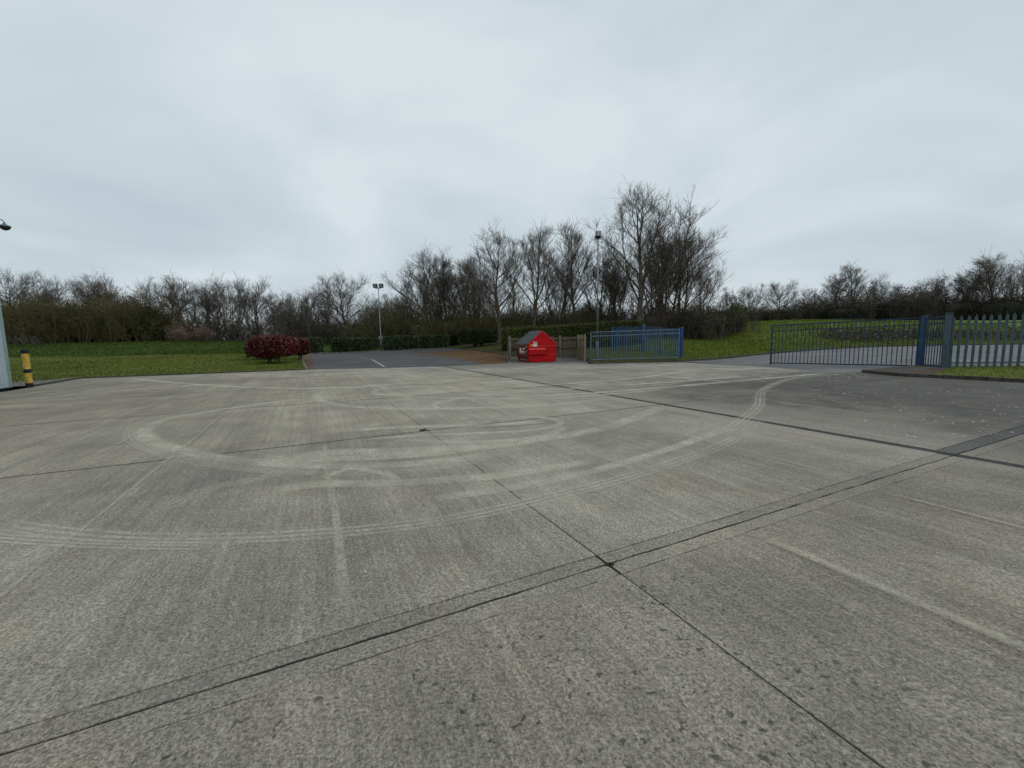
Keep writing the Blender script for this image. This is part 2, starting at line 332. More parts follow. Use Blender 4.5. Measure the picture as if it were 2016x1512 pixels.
ctl += [tuple(D(*q)) for q in [
    (50, 705, 36), (200, 703.5, 36), (400, 699, 36), (490, 698, 36), (-150, 707, 36), (100, 681, 44), (300, 678, 44), (480, 679.5, 45), (-150, 684, 44),
    (640, 696, 46), (700, 694, 46), (770, 690.5, 46), (886, 686, 46), (585, 694, 46), (640, 673, 62), (700, 673, 62), (800, 670, 62), (480, 678, 60), (250, 679, 62), (0, 681, 62), (-200, 684, 62),
    (1000, 700, 31), (940, 690, 40), (985, 680, 42), (940, 680, 47), (1005, 711.5, 28), (1158, 712, 26), (1162, 713, 26.2), (1338, 708, 27.5), (1265, 691, 33.5), (1205, 690, 35.6),
    (1380, 700, 29), (1340, 672, 40), (1400, 666, 44), (1500, 655, 44), (1500, 637, 52), (1600, 634, 52), (1700, 635, 52), (1850, 638, 52), (2016, 638, 52), (2300, 634, 52),
    (1700, 668, 40), (1860, 664, 42), (2100, 662, 42), (1450, 650, 46), (1400, 640, 62), (1250, 655, 60), (1100, 660, 60), (940, 664, 62), (1150, 690, 36), (1050, 692, 36)]]
ctl += [tuple(q) for q in FARK] + [tuple(FEN0), tuple(FEN1), (POST1[0], POST1[1], 0.1), (POST2[0], POST2[1], 0.1), (24, 11.0, 0.3), (30, 12, .4), (40, 20, 0.5), (26, 0, .3), (22, 24, 0.15), (30, 27, 0.3)]
for x in (-90, -45, 0, 45, 90): ctl += [(x, 95, 3.2 if x > 10 else 1.9)]
ctl += [(-60, 30, 1.0), (-70, 60, 1.7), (80, 50, 3.0), (75, 70, 3.3), (-35, 10, 0.2), (-40, -15, 0), (40, -15, 0.4), (0, -20, 0)]
ctl = np.array(ctl, float)
def _phi(r): return np.where(r > 1e-6, r * r * np.log(np.maximum(r, 1e-9)), 0.0)
_n = len(ctl); _S = 20.0; _P = ctl[:, :2] / _S
_A = np.zeros((_n + 3, _n + 3)); _A[:_n, :_n] = _phi(np.linalg.norm(_P[:, None] - _P[None], axis=2)) + np.eye(_n) * 0.0015
_A[:_n, _n] = 1; _A[:_n, _n + 1:] = _P; _A[_n:, :_n] = _A[:_n, _n:].T
_W = np.linalg.solve(_A, np.r_[ctl[:, 2], 0, 0, 0])
def Hn(xy):
    xy = np.atleast_2d(np.asarray(xy, float)); q = np.clip(xy, [-95, -30], [95, 98]) / _S; out = np.empty(len(q))
    for i in range(0, len(q), 4000):
        c = q[i:i + 4000]; out[i:i + 4000] = _phi(np.linalg.norm(c[:, None] - _P[None], axis=2)) @ _W[:_n] + _W[_n] + c @ _W[_n + 1:]
    return out
def H(x, y): return float(Hn([(x, y)])[0])

# polygon clip (subject may be concave, window must be convex, CCW)
def clip(poly, win):
    out = list(poly)
    for i in range(len(win)):
        a, b = win[i], win[(i + 1) % len(win)]; inp, out = out, []
        if not inp: break
        s = lambda p: (b[0]-a[0])*(p[1]-a[1]) - (b[1]-a[1])*(p[0]-a[0])
        for j in range(len(inp)):
            p, q = inp[j - 1], inp[j]; sp, sq = s(p), s(q)
            if (sp >= 0) != (sq >= 0):
                t = sp / (sp - sq); out.append((p[0] + (q[0]-p[0])*t, p[1] + (q[1]-p[1])*t))
            if sq >= 0: out.append(q)
    return out
def area(p): return 0.5 * sum(p[i-1][0]*p[i][1] - p[i][0]*p[i-1][1] for i in range(len(p)))
def sheet(name, poly, cell, dz, mat, **kw):
    """a ground sheet over a polygon, following the terrain"""
    if area(poly) < 0: poly = poly[::-1]
    xs = [p[0] for p in poly]; ys = [p[1] for p in poly]; V = {}; vl = []; fs = []
    for i in range(int(math.floor(min(xs)/cell)), int(math.ceil(max(xs)/cell))):
        for j in range(int(math.floor(min(ys)/cell)), int(math.ceil(max(ys)/cell))):
            x0, y0 = i*cell, j*cell; c = clip(poly, [(x0,y0),(x0+cell,y0),(x0+cell,y0+cell),(x0,y0+cell)])
            if len(c) < 3 or abs(area(c)) < 1e-5: continue
            idx = []
            for p in c:
                k = (round(p[0], 4), round(p[1], 4))
                if k not in V: V[k] = len(vl); vl.append(k)
                if not idx or idx[-1] != V[k]: idx.append(V[k])
            if idx[0] == idx[-1]: idx.pop()
            if len(set(idx)) == len(idx) >= 3: fs.append(idx)
    z = Hn(vl) + dz
    return put(name, mesh(name, [(p[0], p[1], q) for p, q in zip(vl, z)], fs, True), mat, **kw)
def inside(poly, pts):
    pts = np.asarray(pts); r = np.zeros(len(pts), bool)
    for i in range(len(poly)):
        (x0, y0), (x1, y1) = poly[i-1], poly[i]
        c = ((y0 > pts[:, 1]) != (y1 > pts[:, 1])) & (pts[:, 0] < (x1-x0)*(pts[:, 1]-y0)/((y1-y0) or 1e-9) + x0); r ^= c
    return r

# ------------------------------------------------------------------ ground
gx = np.unique(np.r_[np.linspace(-1400, -100, 14), np.arange(-100, 101, 2.0), np.linspace(100, 1400, 14)])
gy = np.unique(np.r_[np.linspace(-600, -30, 8), np.arange(-30, 101, 2.0), np.linspace(100, 2200, 16)])
XX, YY = np.meshgrid(gx, gy); zg = Hn(np.c_[XX.ravel(), YY.ravel()]) - 0.22
nx_, ny_ = len(gx), len(gy); ii = (np.arange(ny_-1)[:, None]*nx_ + np.arange(nx_-1)[None]).ravel()
put('ground', mesh_np('ground', np.c_[XX.ravel(), YY.ravel(), zg], np.c_[ii, ii+1, ii+nx_+1, ii+nx_], True), MT['soil'], kind='structure')

# concrete yard: bays with real joints
yb = [(p[0], p[1]) for p in YARD]
yard = put('concrete_yard', mesh('yard_base', [(p[0], p[1], -0.0085) for p in yb], [tuple(range(len(yb)))[::1 if area(yb) > 0 else -1]]), MT['joint'], kind='structure')
YCC = yb if area(yb) > 0 else yb[::-1]
def prism(name, poly, z0, z1, mat, parent, color=None):
    if area(poly) < 0: poly = poly[::-1]
    n = len(poly); v = [(p[0], p[1], z0) for p in poly] + [(p[0], p[1], z1) for p in poly]
    f = [tuple(range(n))[::-1], tuple(range(n, 2*n))] + [(i, (i+1) % n, n+(i+1) % n, n+i) for i in range(n)]
    o = put(name, mesh(name, v, f), mat, parent)
    if color: o.color = (*color, 1)
    return o
def bay(a0, a1, b0, b1): 
    w = [AB(a0, b0), AB(a0, b1), AB(a1, b1), AB(a1, b0)]; return w if area(w) > 0 else w[::-1]
rng = random.Random(5); GAP = 0.011
tone = {(1, 2): (0.86, .825, .80), (2, 3): (1.0, .99, 0.965), (2, 4): (0.95, .94, .92), (1, 3): (0.85, 0.815, 0.79), (1, 4): (0.84, .81, .80), (1, 5): (.82, .8, .79), (3, 3): (1.07, 1.05, 1.0), (4, 3): (1.1, 1.07, 1.0), (5, 3): (1.05, 1.02, .95), (2, 2): (0.90, .885, .865), (3, 2): (0.97, .93, .88), (3, 1): (.93, .88, .83), (4, 2): (.95, .90, .84), (4, 1): (.90, .85, .79), (5, 2): (.93, .88, .82), (5, 1): (.88, .84, .78), (6, 2): (.97, .93, .87), (6, 1): (.86, .83, .78), (3, 4): (.98, .95, .91), (4, 4): (.93, .90, .87)}
for i in range(len(ALINES) - 1):
    for j in range(len(BLINES) - 1):
        a0, a1, b0, b1 = ALINES[i] + GAP, ALINES[i+1] - GAP, BLINES[j] + .0065, BLINES[j+1] - .0065
        if ALINES[i] == 0.0: a0 = 0.122 if BLINES[j] < 5 else 0.20
        if ALINES[i+1] == 0.0: a1 = -0.135
        if BLINES[j] == 5.2: b0 = 5.2 + 0.08
        if BLINES[j+1] == 5.2: b1 = 5.2 - 0.08
        p = clip(YCC, bay(a0, a1, b0, b1))
        if len(p) < 3 or abs(area(p)) < 0.02: continue
        s = rng.uniform(0.94, 1.05); c = tone.get((i, j), (s, s*0.99, s*0.98))
        prism('concrete_slab', p, -0.03, rng.uniform(-0.0012, 0.0012), MT['slab'], yard, c)
for j in range(len(BLINES) - 1):   # the repaired joint across the yard: one strip length per bay
    b0, b1 = BLINES[j] + GAP, BLINES[j+1] - GAP
    if BLINES[j] == 5.2: b0 += 0.073
    if BLINES[j+1] == 5.2: b1 -= 0.073
    right = BLINES[j] > 5
    for (s0, s1, mt, z) in (((0.016, 0.194, 'strip_dark', -0.005) if right else (0.008, 0.118, 'strip', -0.003)), (-0.128, -0.007, 'strip_near', -0.002)):
        p = clip(YCC, bay(s0, s1, b0, b1))
        nb_ = int((b1-b0)/.11); jt = [(s0 + rng.uniform(-.004, .007), b0 + (b1-b0)*k/nb_) for k in range(nb_+1)] + [(s1 + rng.uniform(-.007, .003), b1 - (b1-b0)*k/nb_) for k in range(nb_+1)]; jp = [AB(*q) for q in jt]
        if len(p) == 4 and abs(area(p)) > .9*(b1-b0)*(s1-s0): p = jp
        if len(p) >= 3 and abs(area(p)) > 0.005: prism('joint_strip', p, -0.03, z, MT[mt], yard, (1, 1, 1) if rng.random() < .5 else (.93, .93, .94))
for i in range(len(ALINES) - 1):   # bitumen-filled joint
    p = clip(YCC, bay(ALINES[i] + 0.004, ALINES[i+1] - 0.004, 5.2 - 0.075, 5.2 + 0.075))
    if len(p) >= 3 and abs(area(p)) > 0.005: prism('joint_filler', p, -0.03, -0.004, MT['bitumen'], yard)

# dusty tyre sweeps and pale brush seams on the concrete
zc = [0.0030]
def strip(name, pts, w, mat, parent=yard, dz=None):
    P = [np.array(p, float) for p in pts]; S = []
    for i in range(len(P) - 1):
        p0, p1, p2, p3 = P[max(i-1, 0)], P[i], P[i+1], P[min(i+2, len(P)-1)]
        for t in np.linspace(0, 1, 9)[:-1]:
            S.append(0.5*((2*p1) + (-p0+p2)*t + (2*p0-5*p1+4*p2-p3)*t*t + (-p0+3*p1-3*p2+p3)*t**3))
    S.append(P[-1]); S = np.array(S); d = np.gradient(S, axis=0); d /= np.linalg.norm(d, axis=1)[:, None]; nn = np.c_[-d[:, 1], d[:, 0]]
    L, R = S + nn*w/2, S - nn*w/2; z = zc[0] if dz is None else dz; zc[0] += 0.00035
    n = len(S); v = [(q[0], q[1], z) for q in R] + [(q[0], q[1], z) for q in L]; f = [(i, i+1, n+i+1, n+i) for i in range(n-1)]
    me = mesh(name, v, f); uv = me.uv_layers.new(name='UVMap'); ln = np.r_[0, np.cumsum(np.linalg.norm(np.diff(S, axis=0), axis=1))]; ln /= ln[-1]
    for lp in me.loops: k = lp.vertex_index; uv.data[lp.index].uv = (1.0 if k >= n else 0.0, float(ln[k % n]))
    return put(name, me, mat, parent)
SW = [([(1250,778),(1100,796),(950,803),(800,805),(690,800),(640,791),(622,781),(640,771),(720,762),(850,752),(1000,745),(1150,738)], .34, 'mark'),
      ([(1330,765),(1100,783),(900,784),(770,779),(738,774),(760,766),(900,757),(1080,751)], .30, 'mark'),
      ([(1080,870),(900,905),(700,918),(520,912),(380,893),(300,868),(285,848),(320,828),(400,812),(560,790),(700,780)], .36, 'mark'),
      ([(1060,880),(880,918),(690,932),(500,925),(350,902),(268,872),(258,846),(300,824),(400,806)], .26, 'tread'), ([(1180,905),(1000,935),(800,950),(620,955),(500,975)], .3, 'mark'), ([(1430,845),(1330,880),(1180,925),(1000,962),(830,985)], .24, 'mark'),
      ([(700,868),(820,858),(960,853),(1060,846),(1105,832),(1060,822),(980,824)], .2, 'mark'), ([(1180,762),(1000,774),(880,790),(860,803),(960,812)], .22, 'mark'),
      ([(1500,820),(1470,850),(1400,885),(1250,935),(1100,975),(900,1020),(700,1045),(500,1058),(300,1060),(120,1048),(-60,1022)], .30, 'tread'),
      ([(1310,800),(1200,840),(1050,868),(850,893),(640,905),(450,900)], .42, 'mark'), ([(1110,838),(1085,856),(1000,868),(900,872),(800,866)], .26, 'mark'),
      ([(560,905),(640,893),(760,890),(900,884),(1010,872)], .5, 'mark'), ([(300,1012),(420,962),(520,942),(585,915)], .3, 'tread'),
      ([(1690,735),(1570,744),(1505,766),(1492,800),(1450,835),(1400,872)], .34, 'tread'), ([(1640,734),(1400,755),(1200,772),(1000,784)], .4, 'mark'),
      ([(1370,728),(1260,744),(1120,756),(960,764)], .4, 'mark'), ([(1000,729),(1080,719),(1145,713.5)], .5, 'mark'), ([(630,945),(690,925),(760,935),(790,955)], .16, 'mark'),
      ([(680,850),(800,842),(960,838),(1080,830)], .35, 'mark'), ([(1460,742),(1330,752),(1210,760)], .35, 'mark'), ([(-40,1060),(200,1075),(420,1078)], .2, 'tread'),
      ([(250,745),(420,760),(640,765),(820,752)], .5, 'mark'), ([(20,790),(240,770),(440,757)], .5, 'mark')]
for pts, w, mt in SW: strip('tyre_mark', [GX(*p) for p in pts], w, MT[mt])
for b, a0, a1, w in ((-3.36, .3, 8.9, .045), (3.2, .25, 4.4, .035), (-1.55, .2, 4.5, .09), (-7.4, 4.7, 13, .05), (1.75, 4.7, 8.9, .05), (-4.3, 4.7, 13.2, .06), (-1.2, 9.1, 22, .05), (2.6, 9.1, 17.6, .05), (-2.3, 4.7, 8.9, .05), (1.2, -3.5, -.2, .10), (6.9, -.3, -4, .06), (3.0, -.2, -4, .05), (7.4, .4, 4.4, .05), (-6.6, .3, 4.4, .05)):
    strip('brush_seam', [AB(a0 + (a1-a0)*t, b + 0.012*math.sin(9*t + b)) for t in (0, .33, .66, 1)], w, MT['seam'])

# car park, road, lawns
LK0 = GX(604, 728); LK1 = tuple(D(585, 694, 46)[:2])
CARP = [LK0, GX(740, 724.8), GX(868, 721.8), GX(1000, 715), tuple(D(1000, 711.5, 28.3)[:2]), tuple(D(1000, 700, 31)[:2]), tuple(D(940, 691, 40)[:2]), tuple(D(886, 686, 46)[:2]), tuple(D(770, 690.5, 46.5)[:2]), tuple(D(700, 694, 46.5)[:2]), tuple(D(640, 696, 46.5)[:2]), LK1]
sheet('car_park', CARP, 1.0, 0.0, MT['tarmac'], kind='structure')
cp = bpy.data.objects['car_park']
for p, q, w, mt in (((733,711.5),(757,721.5),.12,'paint'), ((700,700.5),(728,710),.10,'paint_faint'), ((648,703.5),(728,704.5),.14,'paint_faint'), ((630,724),(735,719.5),.14,'paint_faint'), ((788,720),(826,718.5),.4,'paint_faint'), ((838,699.5),(862,700.5),.2,'paint_faint')):
    A_, B_ = GX(*p, z=0.02), GX(*q, z=0.02); A_, B_ = np.array(A_), np.array(B_)
    if p[1] < 712: # further up the slope the tarmac is higher
        s = {0: .985}.get(0); 
        A_ = np.array(D(p[0], p[1], 33 if p[1] > 705 else 38)[:2]) if p[1] < 709 else A_
        B_ = np.array(D(q[0], q[1], 33 if q[1] > 705 else 37)[:2]) if q[1] < 709 else B_
    d = (B_ - A_) / np.linalg.norm(B_ - A_); n_ = np.array([-d[1], d[0]]) * w / 2; k = 8; v = []; f = []
    for i in range(k + 1):
        c = A_ + (B_ - A_) * i / k
        for s_ in (n_, -n_): v.append((c[0]+s_[0], c[1]+s_[1], H(c[0]+s_[0], c[1]+s_[1]) + 0.006))
    put('parking_line', mesh('parking_line', v, [(2*i, 2*i+1, 2*i+3, 2*i+2) for i in range(k)]), MT[mt], cp)
BACKV = [(FEN1[0] + (FEN1[0]-FEN0[0])*4.5, FEN1[1] + (FEN1[1]-FEN0[1])*4.5 + .35), (FEN1[0], FEN1[1] + .3), (FEN0[0]+.2, FEN0[1]+.5), (POST1[0]+.35, POST1[1]+.35), (POST1[0]-.4, POST1[1]+.1)]
ROAD = [tuple(q[:2]) for q in FARK] + [(62, 24), (40, 8)] + BACKV + [K0, GX(1640, 733.5), GX(1510, 722.5)]
sheet('road', ROAD, 1.0, 0.0, MT['road'], kind='structure')
VERGE = [K0, K1, K2, K3, K4, (K4[0]+9, K4[1]+3)] + BACKV
KM = tuple(np.array(K1) + (np.array(K2)-np.array(K1))*.5); PP = (POST2[0]+.1, POST2[1]-.12)
VERGE = [KM, K2, K3, K4, (K4[0]+9, K4[1]+3), BACKV[0], BACKV[1], BACKV[2], PP]
sheet('verge', VERGE, 0.5, 0.085, MT['lawn'], kind='structure')
sheet('verge_paving', [K0, K1, KM, PP, BACKV[2], BACKV[3], BACKV[4]], 0.5, 0.085, simple('mossy_tarmac', (0.070, 0.066, 0.060), .9, .4, 1.5, worn=(.085, .045, .022), worn_at=.5, worn_scale=1.6, bump=.01), kind='structure')
B1 = [tuple(D(*q)[:2]) for q in ((-420, 709, 36), (50, 705, 36), (200, 703.5, 36), (400, 699, 36), (520, 698, 36.5))]
LAWN = [AB(23.9, -11.3), AB(23.55, -4.8), GX(600, 728), LK0, tuple(np.array(LK0) + (np.array(LK1)-np.array(LK0))*.55)] + B1[::-1] + [(-48, 20), AB(19.2, -30), AB(20.2, -12.5), AB(22.2, -11.5)]
sheet('lawn', LAWN, 1.0, 0.055, MT['lawn'], kind='structure')
BANK = B1 + [tuple(np.array(LK0) + (np.array(LK1)-np.array(LK0))*.55), LK1, tuple(D(590, 680, 57)[:2]), tuple(D(470, 678, 57)[:2]), tuple(D(200, 679, 55)[:2]), tuple(D(-420, 684, 52)[:2])]
sheet('grass_bank', BANK, 1.0, 0.075, MT['bank'], kind='structure')
GRAV = [AB(19.2, -11.02), AB(22.2, -11.16), AB(22.2, -11.5), AB(20.2, -12.5), AB(19.2, -30), AB(18.0, -30), AB(18.0, -12)]
GRAV = [AB(19.25, -11.05), AB(23.85, -11.3), AB(21.6, -13.0), AB(20.4, -18), AB(19.25, -18)]
sheet('gravel_patch', GRAV, 0.5, 0.07, MT['gravel'], kind='structure')
ISL = [tuple(D(1000, 700, 31)[:2]), tuple(D(940, 691, 40)[:2]), tuple(D(886, 686, 46)[:2]), tuple(D(886, 680, 56)[:2]), tuple(D(1240, 650, 56)[:2]), (10.6, 36), (11.0, 30), tuple(D(1338, 708, 27.2)[:2]), tuple(D(1330, 713, 24.9)[:2]), GX(1165, 715.5), tuple(D(1158, 713, 26)[:2]), (5.0, 31), (-.4, 31)]
sheet('grass_island', ISL, 1.0, 0.06, MT['island'], kind='structure')
HB = [LK1] + [tuple(D(*q)[:2]) for q in ((640, 696, 46.5), (700, 694, 46.5), (770, 690.5, 46.5), (886, 686, 46), (886, 680, 56), (890, 672, 70), (590, 674, 70), (590, 680, 57))]
sheet('hedge_bed', HB, 1.0, 0.05, MT['bank'], kind='structure')
FLD = [tuple(D(1338, 708, 27.2)[:2])] + [(11.0, 30), (10.6, 36)] + [tuple(D(1240, 650, 56)[:2]), (20, 75), (95, 75), (95, 30)] + [tuple(q[:2]) for q in FARK[::-1]]
sheet('field', FLD, 1.0, 0.06, MT['field'], kind='structure')
APR = [GX(1000, 715), GX(1165, 715.5), tuple(D(1158, 713, 26)[:2]), (5.0, 31), (-.4, 31), tuple(D(1000, 711.5, 28.3)[:2])]
sheet('bin_hardstanding', APR, 1.0, 0.002, asphalt('hardstanding', (0.125, 0.122, 0.112)), kind='structure')

# kerbs: single stones
def kerb(pts, mat, w=0.13, top=0.11, step=0.92, dz=0.0, flat=None):
    root = empty('kerb', (0, 0, 0)); root['kind'] = 'structure'
    P = [np.array(p[:2], float) for p in pts]; seg = [np.linalg.norm(P[i+1]-P[i]) for i in range(len(P)-1)]; tot = sum(seg); n = max(1, round(tot/step)); r = random.Random(int(tot*100))
    def at(s):
        for i, l in enumerate(seg):
            if s <= l or i == len(seg)-1: return P[i] + (P[i+1]-P[i])*min(s/l, 1)
            s -= l
    for k in range(n):
        p, q = at(tot*k/n + .008), at(tot*(k+1)/n - .008); zp = H(*p) if flat is None else flat; zq = H(*q) if flat is None else flat
        j = r.uniform(-.008, .008); mb = MB(); mb.bar((p[0], p[1], zp + (top-.12)/2 + dz + j), (q[0], q[1], zq + (top-.12)/2 + dz + j), w, top + .12)
        part('kerb_stone', mb, mat, root, 0.012)
    return root
kerb([K0, K1, K2, K3, K4], MT['kerb_dark'], 0.15, 0.11, flat=0.0)
kerb([tuple(q[:2]) for q in FARK], MT['kerb_dark'], 0.15, 0.11)
kerb([LK0, LK1], MT['kerb'], 0.13, 0.10)
kerb([D(1000, 700, 31), D(940, 691, 40), D(886, 686, 46)], MT['kerb_dark'], 0.13, 0.09)
kerb([D(886, 686, 46), D(770, 690.5, 46.5), D(700, 694, 46.5), D(640, 696, 46.5), LK1], MT['kerb'], 0.13, 0.10)
kerb([AB(19.3, -11.05), AB(23.9, -11.32), AB(23.58, -4.8), GX(600, 728)], MT['kerb_dark'], 0.06, 0.045, flat=0.0)
kerb([GX(1168, 716), GX(1330, 713)], MT['kerb_dark'], 0.12, 0.06)

# ------------------------------------------------------------------ leaf / blade clouds
def leaves(rs, P, size, cols, flat=0.0, asp=1.7):
    """one diamond leaf per point; each with its own tint"""
    n = len(P); u = rs.normal(size=(n, 3)); u[:, 2] *= (1-flat); u /= np.linalg.norm(u, axis=1)[:, None]
    w = np.cross(u, rs.normal(size=(n, 3))); w /= np.linalg.norm(w, axis=1)[:, None]
    s = size * rs.uniform(0.65, 1.35, n)[:, None]; a = u*s*asp/2; b = w*s/2
    V = np.stack([P-a, P+b, P+a, P-b], 1).reshape(-1, 3); f = np.arange(4*n).reshape(n, 4)
    c = np.array(cols)[rs.integers(0, len(cols), n)] * rs.uniform(0.7, 1.3, n)[:, None]; return V, f, np.repeat(c, 4, 0)
def vnoise(rs, P, scale, octs=3):
    out = np.zeros(len(P)); amp = 1.0
    for _ in range(octs):
        for _k in range(4):
            k = rs.normal(size=3); k *= scale*2/np.linalg.norm(k); out += amp*np.sin(P @ k + rs.uniform(0, 6.28))/4
        scale *= 2.1; amp *= 0.55
    return out
GRASS_N = [0]
def blades(name, poly, n, h, cols, dz, label, cat, seed, ymax=60, w=0.012):
    rs = np.random.default_rng(seed); xs = [p[0] for p in poly]; ys = [p[1] for p in poly]
    P = np.c_[rs.uniform(max(min(xs), -60), min(max(xs), 60), n*3), rs.uniform(min(ys), min(max(ys), ymax), n*3)]
    dist = np.linalg.norm(P, axis=1); keep = inside(poly, P) & (np.abs(P[:, 0]) < P[:, 1]*1.32 + .5) & (rs.uniform(size=len(P)) < np.clip(22/dist, 0.12, 1))
    P = P[keep][:n]; n = len(P); z = Hn(P) + dz - 0.005; hh = h*rs.uniform(0.5, 1.3, n)*(1 + 0.35*vnoise(rs, np.c_[P, z], 1.2)); ang = rs.uniform(0, 6.28, n); ln = rs.uniform(0, .6, n)*hh
    sc_ = np.clip(dist[keep][:n]/20, 1, 2.5)*w; b = np.c_[np.cos(ang), np.sin(ang), np.zeros(n)]*sc_[:, None]
    B = np.c_[P, z]; t = B + np.c_[-np.sin(ang)*ln, np.cos(ang)*ln, hh]
    V = np.stack([B-b, B+b, t], 1).reshape(-1, 3); c = np.array(cols)[rs.integers(0, len(cols), n)]*rs.uniform(.65, 1.3, n)[:, None]*(1+.25*vnoise(rs, B, .6))[:, None]
    put(name, mesh_np(name, V, np.arange(3*n).reshape(n, 3), False, np.repeat(np.clip(c, 0.004, 1), 3, 0)), MT['blade'], kind='stuff', label=label, cat=cat)
LG = [(.098, .130, .017), (.125, .150, .024), (.150, .150, .038), (.075, .105, .014)]; BG = [(.046, .090, .012), (.064, .110, .016), (.050, .078, .014), (.085, .105, .030)]
blades('lawn_grass', LAWN, 70000, 0.065, LG, .055, 'short mown olive green grass of the left lawn', 'grass', 1)
blades('bank_grass', BANK, 45000, 0.15, BG, .075, 'longer deep green grass on the bank behind the lawn', 'grass', 2)
blades('verge_grass', VERGE, 14000, 0.05, [(.11, .12, .02), (.14, .13, .03), (.07, .09, .02)], .085, 'yellowish grass on the verge under the right palisade fence', 'grass', 3)
blades('island_grass', ISL, 16000, 0.06, [(.055, .066, .016), (.07, .08, .02), (.08, .07, .035)], .06, 'thin grass around the bin enclosure and folded gate', 'grass', 4)
blades('field_grass', FLD, 60000, 0.16, [(.10, .15, .017), (.135, .172, .022), (.155, .155, .036), (.078, .12, .014)], .06, 'rough grass on the rising field beyond the gates', 'grass', 5, 56)
blades('hedge_bed_grass', HB, 14000, 0.12, BG, .05, 'bright green grass between the clipped hedges', 'grass', 6, 68)

# ------------------------------------------------------------------ bare trees
def tubes(br, sides):
    """br: list of batches (P (n,k,3), R (n,k)); returns verts, quads"""
    V = []; Fc = []; off = 0; ang = np.arange(sides)*2*math.pi/sides
    for P, Rr in br:
        if P.ndim == 2: P, Rr = P[None], Rr[None]
        n, k = P.shape[:2]; d = np.gradient(P, axis=1); d /= np.maximum(np.linalg.norm(d, axis=2), 1e-9)[..., None]
        ref = np.where(np.abs(d[:, :1, 2:3]) > .8, np.array([1., 0, 0]), np.array([0, 0, 1.])); u = np.cross(d, np.broadcast_to(ref, d.shape)); u /= np.maximum(np.linalg.norm(u, axis=2), 1e-9)[..., None]
        w = np.cross(d, u); ring = P[:, :, None] + Rr[:, :, None, None]*(u[:, :, None]*np.cos(ang)[None, None, :, None] + w[:, :, None]*np.sin(ang)[None, None, :, None])
        V.append(ring.reshape(-1, 3)); base = off + np.arange(n)[:, None, None]*k*sides + np.arange(k-1)[None, :, None]*sides; s = np.arange(sides)[None, None, :]; s2 = (s+1) % sides
        Fc.append(np.stack([base+s, base+s2, base+sides+s2, base+sides+s], -1).reshape(-1, 4)); off += n*k*sides
    return np.concatenate(V), np.concatenate(Fc)
def unit(v): return v/np.maximum(np.linalg.norm(v, axis=-1, keepdims=True), 1e-9)
def grow(rs, p, d, L, n, wob, up):
    """batch of wandering branches: p, d (N,3), L (N,) -> (N,n+1,3)"""
    p = np.array(p, float); d = np.array(d, float); out = [p]; st = (np.asarray(L)/n)[:, None]
    for i in range(n):
        d = unit(d + rs.normal(0, wob, d.shape) + np.array([0, 0, up])); p = p + d*st; out.append(p)
    return np.stack(out, 1)
def taper(r0_, r1_, k):
    t = np.linspace(0, 1, k)[None]; return np.asarray(r0_)[:, None]*(1-t) + np.asarray(r1_)[:, None]*t
def side_dir(rs, d, ang): return d*np.cos(ang)[:, None] + unit(np.cross(d, rs.normal(size=d.shape)))*np.sin(ang)[:, None]
def spawn(rs, B, cnt, t0, t1):
    """cnt points along every branch of the batch: positions, directions, t, parent index"""
    n, k = B.shape[:2]; idx = np.repeat(np.arange(n), cnt); t = rs.uniform(t0, t1, n*cnt); f = t*(k-1); i = np.minimum(f.astype(int), k-2); fr = (f-i)[:, None]
    a, b = B[idx, i], B[idx, i+1]; return a*(1-fr) + b*fr, unit(b-a), t, idx
